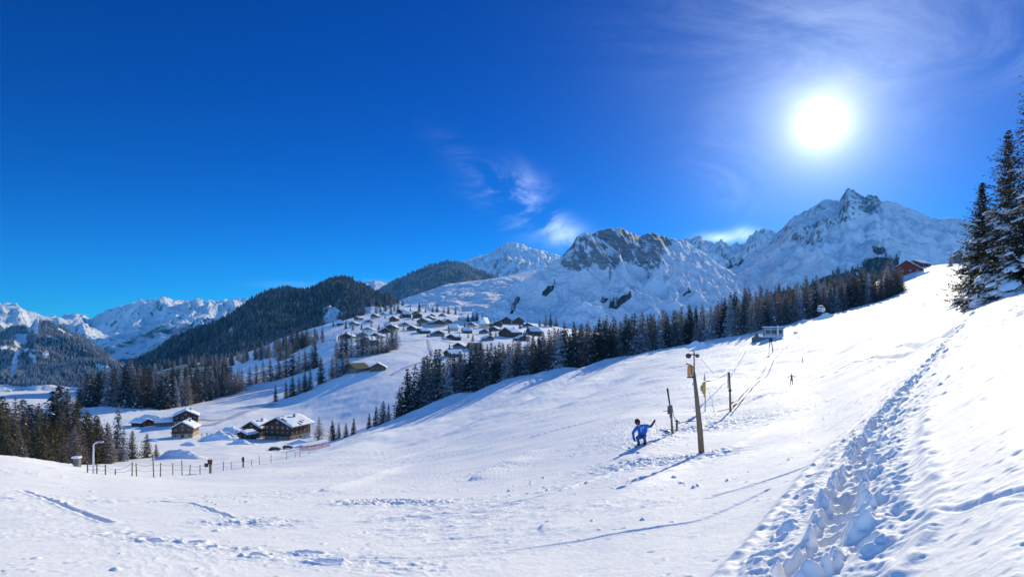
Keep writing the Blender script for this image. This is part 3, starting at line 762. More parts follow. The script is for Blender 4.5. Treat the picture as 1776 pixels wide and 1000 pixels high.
# --- near wood on the left
Gn = 'spruces of the near wood on the left'
for i, (px_, Yd, hp) in enumerate([(-14,150,122),(2,140,108),(16,150,112),(30,165,118),(42,145,96),(54,160,108),(66,172,100),(78,150,92),(90,185,128),(97,150,78),(104,195,132),(112,165,98),(121,190,118),(128,150,70),(138,170,84),(148,182,92),(157,165,70),(167,180,84),(176,170,62),(24,130,84),(60,138,76),(8,128,78),(86,135,66),(143,155,56),(-40,150,120),(-70,150,120),(10,180,118),(36,185,112),(50,182,104),(72,188,104),(97,210,128),(116,205,122),(134,195,104),(155,190,88),(172,186,78),(184,180,72),(48,126,60),(72,128,58),(110,132,56),(128,176,96),(12,120,62),(34,120,64)]):
    kd = 'spruce' if i in (8, 10, 12, 5) else 'larch' if i % 5 == 3 else 'olive_spruce'
    nm = {'spruce': 'dark green spruce', 'larch': 'brown larch', 'olive_spruce': 'olive-brown spruce'}[kd]
    wh = 'at the left edge' if px_ < 25 else 'beside the peaked crowns' if px_ < 86 else 'among the peaked crowns' if px_ < 125 else 'behind the street lamp'
    tree(px_, Yd, hp, kd, (f"{'tall' if hp > 100 else 'low' if hp < 80 else 'mid-height'} {nm}", f'{wh} of the near wood'), Gn, 1.12 if kd == 'olive_spruce' else 1.35)
# --- forest at the foot of the wooded mountain
Gf = 'trees of the forest above the left farm'
n_f = 0
for row in range(2):
    px = 138.0
    while px < 420:
        Yd = ipt(px, [138,190,240,300,400,420], [440,440,440,452,520,540]) + row * 14 + rt.uniform(-4, 4)
        hp = ipt(px, [138,160,200,240,300,340,400,420], [44,58,72,78,62,52,42,38]) * rt.uniform(.82, 1.1)
        kd = 'larch' if rt.random() < .36 else 'frosted_spruce' if rt.random() < .25 else 'spruce'
        nm = {'spruce': 'dark spruce', 'frosted_spruce': 'grey frosted spruce', 'larch': 'brown larch'}[kd]
        wh = 'at the left forest end' if px < 190 else 'behind the low farm roofs' if px < 280 else 'above the two farmhouses' if px < 345 else 'where the farm forest thins'
        tree(px, Yd, hp, kd, (nm, f"in the {('front','second')[row]} row {wh}"), Gf)
        px += rt.uniform(8.5, 12)
# --- scattered village trees
Gv = 'trees between the village houses'
for i, (px_, row_, hp, kd) in enumerate([(432,668,34,'frosted_spruce'),(445,665,36,'larch'),(458,662,38,'larch'),(470,660,40,'frosted_spruce'),(484,657,38,'spruce'),(496,654,40,'larch'),(508,650,42,'spruce'),(518,648,44,'frosted_spruce'),(530,644,40,'larch'),(541,640,44,'spruce'),(548,637,46,'spruce'),
   (486,625,34,'larch'),(498,622,40,'larch'),(507,612,44,'spruce'),(516,606,40,'spruce'),(524,604,36,'larch'),(532,600,30,'spruce'),
   (584,622,34,'larch'),(592,620,42,'spruce'),(600,620,46,'spruce'),(609,620,42,'frosted_spruce'),(620,619,40,'frosted_spruce'),(628,617,44,'larch'),(637,616,38,'frosted_spruce'),(646,615,34,'larch'),(654,614,38,'larch'),(662,612,36,'larch'),(671,611,38,'larch'),(680,606,40,'spruce'),(687,602,34,'frosted_spruce'),
   (590,556,18,'spruce'),(595,556,20,'spruce'),(678,544,16,'spruce'),(690,543,18,'spruce'),(652,543,14,'larch'),(660,542,14,'spruce'),(668,540,15,'larch'),(684,540,16,'larch'),(700,548,12,'spruce'),(712,545,14,'spruce'),(727,541,18,'spruce'),(738,541,8,'spruce'),(750,541,10,'spruce'),(758,541,14,'spruce'),(770,543,14,'frosted_spruce'),(778,544,15,'frosted_spruce'),(790,545,12,'spruce'),(812,558,14,'spruce'),(820,557,16,'spruce'),(827,556,15,'spruce'),
   (850,566,14,'frosted_spruce'),(858,568,14,'larch'),(870,548,26,'spruce'),(876,540,20,'spruce'),(715,582,6,'larch'),(835,610,24,'frosted_spruce'),(946,566,22,'larch'),(668,553,10,'larch'),(676,560,10,'spruce'),(695,552,12,'spruce'),(716,556,10,'larch'),(729,566,12,'larch'),(748,556,9,'spruce'),(772,560,11,'larch'),(779,578,12,'spruce'),(768,586,12,'larch'),(797,590,13,'spruce'),(812,586,12,'larch'),(806,567,9,'spruce'),(850,582,14,'spruce'),(860,584,12,'larch'),(868,577,11,'spruce'),(910,584,12,'spruce'),(902,570,12,'spruce'),(742,584,8,'spruce'),(730,578,10,'spruce'),(700,572,9,'larch'),(657,572,11,'spruce'),(644,566,12,'larch'),(627,572,13,'spruce'),(612,573,14,'larch'),(600,570,14,'spruce'),(578,566,12,'spruce'),(780,608,14,'spruce'),(812,604,12,'larch'),(550,590,18,'spruce'),(560,594,20,'larch'),(820,592,15,'spruce'),(955,567,24,'spruce'),(936,568,16,'larch'),(965,566,18,'larch'),(1075,566,22,'spruce')]):
    x_, y_ = hit(px_, row_, 420)
    nm = {'spruce': 'dark spruce', 'frosted_spruce': 'frosted tree', 'larch': 'brown larch'}[kd]
    wh = ('in the grove below the mountain' if px_ < 560 and row_ > 632 else 'in the dark cluster at the village edge' if px_ < 560 else
          'above the two brown barns' if row_ > 598 and px_ < 700 else 'at the far left edge of the village' if px_ < 700 else
          'along the upper rim of the village' if row_ < 548 else 'near the church spire' if px_ < 862 else 'beside the dark chalets')
    tree(px_, y_, hp, kd, (nm, wh), Gv, 1.15)
# --- the big snow-laden spruces close by on the right
def hero(px_, Yd, h, r, seed, label, nwh, snow):
    cr, tr, (V, Fq) = conifer(seed, h, r, nwh, 13, 38, .23, [M_HERO, M_SNP], 'spruce', snow * .06, jag=.45, base=.01)
    e = bpy.data.objects.new('snowy_spruce_tree', None); COL.objects.link(e)
    x_ = X(px_, Yd); e.location = (x_, Yd, gz(x_, Yd) - .2); tag(e, label, 'spruce', 'big snow-laden spruces on the right')
    for nm, me_ in (('crown', cr), ('trunk', tr)): o = link(nm, me_, (), e)
    # snow lying on the boughs: soft lumps
    R = np.random.RandomState(seed + 5)
    vs, fs, nv = [], [], 0
    cen = V.reshape(-1, 4, 3).mean(1)
    rad = np.hypot(cen[:, 0], cen[:, 1]); prof = r * (1 - cen[:, 2] / h) ** .82
    cand = np.nonzero((rad > prof * .45) & (rad < prof * .95) & (cen[:, 2] < h * .55))[0]
    cen = cen[R.choice(cand, int(snow * 70))]
    nu, nvv = 7, 5
    th = np.arange(nu) / nu * 6.283; ph = np.linspace(.12, 1.0, nvv) * np.pi * .5
    for c_ in cen:
        s_ = R.uniform(.12, .38) * (1 + .5 * (1 - c_[2] / h)); a = math.atan2(c_[1], c_[0])
        el = R.uniform(.9, 1.5)
        T_, P_ = np.meshgrid(th, ph, indexing='ij')
        w_ = 1 + .2 * R.randn(nu, nvv)
        lx = np.cos(T_) * np.sin(P_) * s_ * el * w_; ly = np.sin(T_) * np.sin(P_) * s_ * w_; lz = np.cos(P_) * s_ * .5 - .05 - lx * .45
        vx = c_[0] + lx * math.cos(a) - ly * math.sin(a); vy = c_[1] + lx * math.sin(a) + ly * math.cos(a); vz = c_[2] + .10 + lz
        vs.append(np.stack([vx, vy, vz], -1).reshape(-1, 3)); fs.append(nv + grid_faces(nu, nvv, True)[:, ::-1]); nv += nu * nvv
    link('snow_load', np_mesh('snow_load', np.concatenate(vs), np.concatenate(fs), True), [M_SNP], e)
    return e
hero(1704, 47, 9.3, 1.85, 301, 'leftmost big spruce, slender and pointed, lightly snowed, on the right bank', 62, .7)
hero(1749, 45, 12.0, 2.6, 302, 'tall brown-green spruce with heavy snow, right of the slender one', 70, 1.6)
hero(1806, 42, 16.5, 3.4, 303, 'tallest spruce cut off by the right edge of the picture', 84, 1.8)
hero(1772, 39, 4.6, 2.1, 304, 'low bushy spruce smothered in snow under the tall ones', 34, 1.7)
hero(1722, 41, 3.1, 1.5, 305, 'low snowy spruce at the foot of the slender one', 26, 1.0)
OW = ['first','second','third','fourth','fifth','sixth','seventh','eighth','ninth','tenth','eleventh','twelfth','thirteenth','fourteenth','fifteenth','sixteenth','seventeenth','eighteenth','nineteenth','twentieth','twenty-first','twenty-second','twenty-third','twenty-fourth','twenty-fifth','twenty-sixth','twenty-seventh','twenty-eighth','twenty-ninth','thirtieth']
for pl_, L_ in ORD.items():
    for i_, (_, e_, pre_) in enumerate(sorted(L_, key=lambda q_: q_[0])): 
        e_['label'] = f'{pre_}, {OW[min(i_, 29)]} from left {pl_}'
        if len(e_['label'].replace('-', ' ').split()) > 15: e_['label'] = e_['label'].replace('mid-height ', '')
# --- woods one cannot count: one object each
def low_tree_template(seed, n=5, tiers=3):
    R = np.random.RandomState(seed); vs, fs = [], []
    nv = 0
    for k in range(tiers):
        zb = .08 + k * .27; zt = min(1.0, zb + .5); rr = (.2 - .05 * k)
        for i in range(n):
            a = 6.283 * (i + R.rand() * .6) / n; a2 = a + 6.283 / n * .9
            r1 = rr * (1 + R.randn() * .22); r2 = rr * (1 + R.randn() * .22)
            vs += [(r1 * math.cos(a), r1 * math.sin(a), zb + R.randn() * .03), (r2 * math.cos(a2), r2 * math.sin(a2), zb + R.randn() * .03), (0, 0, zt)]
            fs.append((nv, nv + 1, nv + 2)); nv += 3
    return np.array(vs), np.array(fs)
TPL = [low_tree_template(s_) for s_ in range(6)]
def wood_mass(name, label, cat, PTS, H, mats, seed=1, pm=None):
    R = np.random.RandomState(seed); vs, fs, mi = [], [], []; nv = 0
    ids = R.randint(0, len(TPL), len(PTS))
    for t_ in range(len(TPL)):
        P = PTS[ids == t_]; n = len(P)
        if not n: continue
        TV, TF = TPL[t_]; h = H * R.uniform(.65, 1.25, n); a = R.rand(n) * 6.28; w = R.uniform(.85, 1.3, n)
        ca_, sa_ = np.cos(a)[:, None], np.sin(a)[:, None]
        vx = (TV[:, 0] * ca_ - TV[:, 1] * sa_) * (h * w)[:, None] + P[:, 0:1]
        vy = (TV[:, 0] * sa_ + TV[:, 1] * ca_) * (h * w)[:, None] + P[:, 1:2]
        vz = TV[:, 2] * h[:, None] + P[:, 2:3] - .5
        vs.append(np.stack([vx, vy, vz], -1).reshape(-1, 3))
        fs.append((TF[None] + (np.arange(n) * len(TV))[:, None, None]).reshape(-1, 3) + nv); nv += n * len(TV)
        mi.append(np.repeat((R.rand(n) < (.3 if pm is None else pm)).astype(int), len(TF)))
    o = link(name, np_mesh(name, np.concatenate(vs), np.concatenate(fs), mi=np.concatenate(mi)), mats)
    tag(o, label, cat, kind='stuff'); return o
def scatter(mm, n, seed, keep=None):
    R = np.random.RandomState(seed)
    Xg, Yg, Zg, Wg, T = mm['X'], mm['Y'], mm['Z'], mm['W'], mm['T']
    ni, njj = T.shape
    i = R.rand(n * 4) * (ni - 1.001); t_ = R.rand(n * 4) * (int(njj * .8) + 4)
    i0 = i.astype(int); j0 = t_.astype(int); u = i - i0; v = t_ - j0
    f_ = lambda A: (A[i0, j0] * (1 - u) * (1 - v) + A[i0 + 1, j0] * u * (1 - v) + A[i0, j0 + 1] * (1 - u) * v + A[i0 + 1, j0 + 1] * u * v)
    x_, y_, z_ = f_(Xg), f_(Yg), f_(Zg); w = f_(Wg) > .5
    g_ = land(x_, y_) - 8 < z_
    dens = .72 + .6 * fbm(x_ / 60, y_ / 60, 3, seed) > R.rand(n * 4) * .8
    pxx = CX + F * x_ / y_
    m = w & g_ & dens & (pxx > -150) & (pxx < 1900)
    return np.stack([x_, y_, z_], -1)[m][:n]
M_FAR = foliage_mat('far_forest', (.050, .066, .074), (.12, .13, .132), .06)
M_FARB = foliage_mat('far_bare_forest', (.09, .08, .078), (.20, .18, .175), .12)
wood_mass('forest', 'dense dark forest covering the left mountain around its white pistes', 'forest', scatter(m2, 17000, 1), 16, [M_FAR, M_FARB], 1)
wood_mass('forest', 'dense dark forest covering the round-topped mountain left of the village', 'forest', scatter(m3, 17000, 2), 19, [M_FAR, M_FARB], 2)
wood_mass('forest', 'dark forest on the low hill between village and pointed peak', 'forest', scatter(m4, 9000, 3), 30, [M_FAR, M_FARB], 3)
wood_mass('forest', 'small dark tree patches scattered over the shaded middle massif', 'forest', scatter(m7, 700, 4), 14, [M_FAR, M_FARB], 4)
wood_mass('forest', 'dark tree line along the foot of the right massif', 'forest', scatter(m9, 3500, 5), 18, [M_FAR, M_FARB], 5)
# back rows of the belt and the woods behind the left forest
def band(pxs, y0f, depth, n, seed):
    R = np.random.RandomState(seed); p_ = R.uniform(pxs[0], pxs[1], n); y_ = np.array([y0f(a) for a in p_]) + R.rand(n) * depth
    x_ = (p_ - CX) / F * y_
    return np.stack([x_, y_, land(x_, y_) + relief(x_, y_)], -1)
def near_mass(name, label, PTS, kinds, hm, seed):
    """full-detail crowns merged, for the rows that only show their tops"""
    R = np.random.RandomState(seed); 
    for kd, nm, mats, sel in kinds:
        vs, fs, nv = [], [], 0
        for P in PTS[sel(R, len(PTS))]:
            V, Fq = KINDS[kd][R.randint(len(KINDS[kd]))][2]
            s_ = hm / 20 * R.uniform(.75, 1.12); a = R.rand() * 6.28; c_, d_ = math.cos(a), math.sin(a)
            vs.append(np.stack([(V[:, 0] * c_ - V[:, 1] * d_) * s_ + P[0], (V[:, 0] * d_ + V[:, 1] * c_) * s_ + P[1], V[:, 2] * s_ + P[2]], -1)); fs.append(Fq + nv); nv += len(V)
        if vs: tag(link(name, np_mesh(name, np.concatenate(vs), np.concatenate(fs)), mats), label + nm, 'woodland', kind='stuff')
half = lambda lo, hi: (lambda R, n: np.nonzero((np.arange(n) % 10 >= lo) & (np.arange(n) % 10 < hi))[0])
near_mass('woodland', 'deep rows of conifers behind the piste-edge belt, ', band((760, 1560), lambda a: edgeY(a) + 30, 45, 150, 21), [('spruce', 'dark green ones', [M_SPR], half(0, 5)), ('larch', 'bare brown ones', [M_LAR], half(5, 10))], 20, 22)
near_mass('woodland', 'deep rows behind the forest above the left farm, ', band((150, 400), lambda a: ipt(a, [138,240,300,400], [470,470,485,560]), 90, 150, 23), [('spruce', 'dark green ones', [M_SPR], half(0, 6)), ('larch', 'bare brown ones', [M_LAR], half(6, 10))], 24, 24)
near_mass('woodland', 'wooded valley rim below the round-topped mountain, ', band((230, 560), lambda a: ipt(a, [230,300,400,560], [1250,1300,1000,760]), 200, 130, 25), [('spruce', 'dark green ones', [M_SPR], half(0, 5)), ('larch', 'bare brown ones', [M_LAR], half(5, 10))], 22, 26)
# ------------------------------------------------------------------ mesh kit
class MB:
    """collects boxes, bars, tubes into one mesh"""
    def __init__(s): s.v = []; s.f = []
    def add(s, vs, fs):
        n = len(s.v); s.v += [tuple(map(float, p)) for p in vs]; s.f += [tuple(i + n for i in f) for f in fs]; return s
    def box(s, x0, x1, y0, y1, z0, z1):
        return s.add([(x, y, z) for x in (x0, x1) for y in (y0, y1) for z in (z0, z1)], [(0,1,3,2),(4,6,7,5),(0,4,5,1),(2,3,7,6),(0,2,6,4),(1,5,7,3)])
    def tube(s, pts, r, n=8, cap=True):
        pts = [Vector(p) for p in pts]; rs = r if isinstance(r, (list, tuple)) else [r] * len(pts); rings = []
        for i, p in enumerate(pts):
            d = (pts[min(i + 1, len(pts) - 1)] - pts[max(i - 1, 0)]).normalized()
            u = d.cross(Vector((0, 0, 1)) if abs(d.z) < .95 else Vector((1, 0, 0))).normalized(); w = d.cross(u)
            rings.append([p + (u * math.cos(6.283185 * k / n) + w * math.sin(6.283185 * k / n)) * rs[i] for k in range(n)])
        vs = [q for rg in rings for q in rg]
        fs = [(i * n + k, i * n + (k + 1) % n, (i + 1) * n + (k + 1) % n, (i + 1) * n + k) for i in range(len(pts) - 1) for k in range(n)]
        if cap: fs += [tuple(range(n))[::-1], tuple((len(pts) - 1) * n + k for k in range(n))]
        return s.add(vs, fs)
    def bar(s, a, b, w, t=None):
        a, b = Vector(a), Vector(b); t = t or w; d = (b - a).normalized()
        u = d.cross(Vector((0, 0, 1)) if abs(d.z) < .95 else Vector((0, 1, 0))).normalized() * w / 2; v = d.cross(u).normalized() * t / 2
        return s.add([a - u - v, a + u - v, a + u + v, a - u + v, b - u - v, b + u - v, b + u + v, b - u + v], [(0,1,2,3)[::-1],(4,5,6,7),(0,1,5,4),(1,2,6,5),(2,3,7,6),(3,0,4,7)])
    def blob(s, c, rx, ry, rz, n=12, m=7, wob=0.0, seed=0, half=False):
        R = random.Random(seed); vs = []; fs = []
        for i in range(m + 1):
            ph = math.pi * i / m * (.5 if half else 1)
            for k in range(n):
                w = 1 + R.uniform(-wob, wob); th = 6.283185 * k / n
                vs.append((c[0] + rx * math.sin(ph) * math.cos(th) * w, c[1] + ry * math.sin(ph) * math.sin(th) * w, c[2] + rz * math.cos(ph) * w))
        for i in range(m):
            for k in range(n): fs.append((i * n + k, (i + 1) * n + k, (i + 1) * n + (k + 1) % n, i * n + (k + 1) % n))
        return s.add(vs, fs)
    def prism(s, prof, y0, y1):
        """profile in x,z extruded along y"""
        n = len(prof)
        return s.add([(p[0], y0, p[1]) for p in prof] + [(p[0], y1, p[1]) for p in prof],
                     [tuple(range(n)), tuple(range(n, 2 * n))[::-1]] + [(i, i + n, (i + 1) % n + n, (i + 1) % n) for i in range(n)])
    def build(s, name, m, parent=None, smooth=False, bevel=0.0):
        me = bpy.data.meshes.new(name); me.from_pydata(s.v, [], s.f)
        bm = bmesh.new(); bm.from_mesh(me)
        if bevel: bmesh.ops.bevel(bm, geom=[e for e in bm.edges if e.is_manifold and e.calc_face_angle(0) > .5], offset=bevel, segments=2, affect='EDGES')
        bmesh.ops.recalc_face_normals(bm, faces=bm.faces); bm.to_mesh(me); bm.free()
        for p in me.polygons: p.use_smooth = smooth
        return link(name, me, m if isinstance(m, (list, tuple)) else [m], parent)
def empty(name, loc, rz=0.0, label=None, cat=None, group=None):
    e = bpy.data.objects.new(name, None); COL.objects.link(e); e.location = loc; e.rotation_euler = (0, 0, rz); e.empty_display_size = .2
    return tag(e, label, cat, group)

M_WD = simple('dark_weathered_timber', (.075, .042, .027), .85, .35, 1.4, .01, stretch=(1, 1, 6))
M_WB = simple('brown_timber', (.14, .080, .048), .85, .3, 1.4, .01, stretch=(1, 1, 6))
M_WG = simple('grey_timber', (.19, .16, .14), .85, .3, 1.4, .01, stretch=(1, 1, 6))
M_WRED = simple('red_timber', (.20, .035, .03), .8, .25, 1.4, .01)
M_PL = simple('cream_plaster', (.52, .42, .31), .9, .15, 1.0, .01)
M_PLW = simple('white_plaster', (.68, .66, .64), .9, .12, 1.0, .01)
M_STO = simple('stone_base', (.24, .22, .21), .9, .35, 2.5, .05)
M_ROOF = simple('roof_shingles', (.085, .07, .065), .85, .3, 3.0, .03)
M_ROOFG = simple('mossy_roof', (.075, .085, .045), .85, .3, 2.0, .03)
M_GLASS = simple('window_glass', (.035, .045, .06), .12, .2, 2.0, 0, spec=.8)
M_FRAME = simple('window_frame', (.55, .48, .40), .7, .1, 2.0)
M_MET = simple('galvanised_metal', (.38, .40, .42), .45, .15, 3.0, 0, .6)
M_DMET = simple('dark_metal', (.05, .05, .055), .5, .2, 3.0, 0, .5)
M_RSNOW = simple('roof_snow', (.88, .90, .93), .75, .05, 1.2, .12)

def house(px_, Yd, w, l, rz, label, wall=None, top=None, snow=.45, pitch=22, sto=2, det=1, name='chalet', cat='chalet', group=None, roofm=None, over=1.1, balc=True, chim=True, row=None, sink=.4, cover=1.0):
    """gabled house; ridge along local y, gable front at -y"""
    wall = wall or M_PL; top = top or M_WD; roofm = roofm or M_ROOF
    if row is not None: x_, Yd = hit(px_, row, Yd)
    x_ = X(px_, Yd)
    zs_ = [gz(x_ + a * w * .4, Yd + b * l * .4) for a in (-1, 0, 1) for b in (-1, 0, 1)]
    e = empty(name, (x_, Yd, np.mean(zs_) - sink), rz, label, cat, group)
    H1 = 2.6 + sink; H2 = H1 + 2.6 * (sto - 1); tp = math.tan(D2R(pitch)); hr = w / 2 * tp
    a, b = w / 2, l / 2
    MB().box(-a, a, -b, b, -1.5, H1).build('wall', wall, e)
    MB().prism([(-a - .06, H1), (a + .06, H1), (a + .06, H2), (0, H2 + (a + .06) * tp), (-a - .06, H2)], -b - .06, b + .06).build('timber_wall', top, e)
    # roof: two slabs meeting at the ridge
    ex = a + over; zt = H2 + .06
    def slab(th0, th1, inx=0.0, iny=0.0, wob=False):
        q_ = MB(); n = 10 if wob else 1
        yy_ = [(-b - over + iny) + (2 * (b + over - iny)) * i / n for i in range(n + 1)]
        R = random.Random(int(px_ * 7 + Yd))
        for i in range(n):
            pr = lambda t_, o: [(-(ex - inx), zt - (ex - a - inx) * tp + th0), (0, zt + a * tp + th0), (ex - inx, zt - (ex - a - inx) * tp + th0), (ex - inx - .1, zt - (ex - a - inx) * tp + th1 * t_), (0, zt + a * tp + th1 * o), (-(ex - inx - .1), zt - (ex - a - inx) * tp + th1 * t_)]
            q_.prism(pr(1, 1), yy_[i], yy_[i + 1])
        return q_
    rf = slab(.02, .24).build('roof', roofm, e)
    if snow:
        R = random.Random(int(px_ * 13 + Yd)); nx, ny = 18, 14
        vs, fs = [], []
        for j in range(ny + 1):
            for i in range(nx + 1):
                u = -1 + 2 * i / nx; v = -1 + 2 * j / ny
                xx = u * (ex - .12) ; yy_ = v * (b + over - .12)
                edge = min(1, (1 - abs(u)) * 6 + .25, (1 - abs(v)) * 7 + .25)
                th = snow * math.sqrt(edge) * (1 + .25 * math.sin(i * 1.3 + px_) * math.cos(j * 1.1)) + R.uniform(-.03, .03)
                if abs(u) < .07: th *= .85
                zz = zt + .25 + (a - abs(xx)) * tp
                vs.append((xx, yy_, zz + th))
        nb_ = len(vs)
        for j in range(ny + 1):
            for i in range(nx + 1):
                u = -1 + 2 * i / nx; v = -1 + 2 * j / ny; xx = u * (ex - .12)
                vs.append((xx, v * (b + over - .12), zt + .245 + (a - abs(xx)) * tp))
        W_ = nx + 1
        hole = set()
        if cover < 1:
            for _ in range(int((1 - cover) * 40)):
                ci, cj = R.randint(1, nx - 2), R.randint(1, ny - 2)
                for q_ in range(R.randint(1, 3)): hole.add((min(nx - 1, ci + q_), cj))
        for j in range(ny):
            for i in range(nx):
                if (i, j) in hole: continue
                k = j * W_ + i; fs.append((k, k + 1, k + W_ + 1, k + W_))
        for j in range(ny):
            for i in (0, nx): k = j * W_ + i; fs.append((k, k + W_, k + W_ + nb_, k + nb_))
        for i in range(nx):
            for j in (0, ny): k = j * W_ + i; fs.append((k, k + 1, k + 1 + nb_, k + nb_))
        MB().add(vs, fs).build('snow_cover', M_RSNOW, rf, True)
    if chim:
        cx_ = a * .35; MB().box(cx_ - .45, cx_ + .45, b * .2 - .4, b * .2 + .4, H2, H2 + hr + 1.2).build('chimney', M_STO, rf)
        if det > 1: MB().box(cx_ - .6, cx_ + .6, b * .2 - .55, b * .2 + .55, H2 + hr + 1.2, H2 + hr + 1.5).build('chimney_cap', M_RSNOW, rf)
    def window(cx_, cz, face, ww=1.1, hh=1.2):
        f_, p_ = MB(), MB(); t_ = .1
        if face == 'f':
            y_ = -b - .06
            f_.box(cx_ - ww / 2, cx_ + ww / 2, y_ - .07, y_ + .0, cz - hh / 2, cz + hh / 2); p_.box(cx_ - ww / 2 + t_, cx_ - .04, y_ - .09, y_ - .07, cz - hh / 2 + t_, cz + hh / 2 - t_); p_.box(cx_ + .04, cx_ + ww / 2 - t_, y_ - .09, y_ - .07, cz - hh / 2 + t_, cz + hh / 2 - t_)
        else:
            s_ = 1 if face == 'r' else -1; x0 = s_ * (a + .06)
            f_.box(min(x0, x0 + s_ * .07), max(x0, x0 + s_ * .07), cx_ - ww / 2, cx_ + ww / 2, cz - hh / 2, cz + hh / 2)
            xa, xb = x0 + s_ * .07, x0 + s_ * .09
            p_.box(min(xa, xb), max(xa, xb), cx_ - ww / 2 + t_, cx_ + ww / 2 - t_, cz - hh / 2 + t_, cz + hh / 2 - t_)
        wo_ = f_.build('window', M_FRAME, e); p_.build('pane', M_GLASS, wo_)
    nwf = max(2, int(w / (2.6 if det > 1 else 4)))
    for st in range(sto):
        z_ = 1.5 + sink + st * 2.6
        for i in range(nwf):
            if st == 0 and i == nwf // 2 and det > 1: continue
            window(-a + w * (i + .5) / nwf, z_, 'f')
        for i in range(max(2, int(l / (3.2 if det > 1 else 6)))):
            n_ = max(2, int(l / (3.2 if det > 1 else 6))); fc = 'r' if x_ < 0 or rz < 0 else 'l'
            if rz < 0: fc = 'r'
            window(-b + l * (i + .5) / n_, z_, fc)
    if det > 1 and hr > 1.6: window(0, H2 + hr * .35, 'f', 1.0, .9)
    if balc and sto > 1:
        z_ = H1 + .15
        bl = MB().box(-a - .4, a + .4, -b - 1.3, -b - .07, z_ - .15, z_).build('balcony', top, e)
        r_ = MB(); r_.box(-a - .4, a + .4, -b - 1.3, -b - 1.22, z_ + .95, z_ + 1.05)
        n_ = int(w / (.35 if det > 1 else .7))
        for i in range(n_ + 1):
            xx = -a - .38 + (w + .76) * i / n_; r_.box(xx - .05, xx + .05, -b - 1.28, -b - 1.24, z_, z_ + .95)
        r_.build('railing', top, bl)
    if det > 1:
        d_ = MB().box(-.6, .6, -b - .09, -b - .0, sink, sink + 2.1).build('door', M_WB, e); MB().box(.4, .46, -b - .14, -b - .09, sink + .95, sink + 1.1).build('handle', M_DMET, d_)
        for s_ in (-1, 1): MB().bar((s_ * (a - .3), -b - 1.1, sink), (s_ * (a - .3), -b - 1.1, H2 + .3 * tp), .22).build('post', top, e)
    return e
def R_(d): return D2R(d)
# --- the farms below the piste
house(499, 330, 15.5, 17, R_(-16), 'big dark timber chalet with a broad snow-covered roof and pale side wall', M_STO, M_WD, .55, 25, 3, 2, row=769, cover=.75, over=1.8)
house(447, 330, 10, 11, R_(-12), 'small timber chalet with a steep snowy roof just left of the big chalet', M_STO, M_WD, .5, 30, 2, 2, row=756)
house(322, 300, 9.5, 11, R_(12), 'front farmhouse with snow arch over its gable and open wooden porch', M_PL, M_WB, .55, 30, 2, 2, row=757, name='farmhouse', cat='farmhouse')
house(323, 350, 12.5, 12, R_(25), 'rear farmhouse with dark gable and red-brown balcony above the front one', M_PL, M_WD, .5, 26, 2, 2, row=735, name='farmhouse', cat='farmhouse')
house(262, 350, 9, 14, R_(55), 'low dark barn half buried in snow left of the farmhouses', M_WD, M_WD, .6, 26, 1, 1, row=736, name='barn', cat='barn', balc=False, chim=False)
house(286, 350, 7, 9, R_(-60), 'low snow-topped shed between the half buried barn and the farmhouses', M_WG, M_WG, .7, 24, 1, 1, row=738, name='shed', cat='shed', balc=False, chim=False)
house(246, 350, 7, 8, R_(70), 'tiny snowed-in shed at the forest edge, leftmost of the farm', M_WD, M_WD, .6, 24, 1, 1, row=739, name='shed', cat='shed', balc=False, chim=False)
house(428, 320, 6.5, 6, R_(-20), 'low shed with snow roof in the blue shade below the small chalet', M_WD, M_WD, .6, 20, 1, 1, row=768, name='shed', cat='shed', balc=False, chim=False)
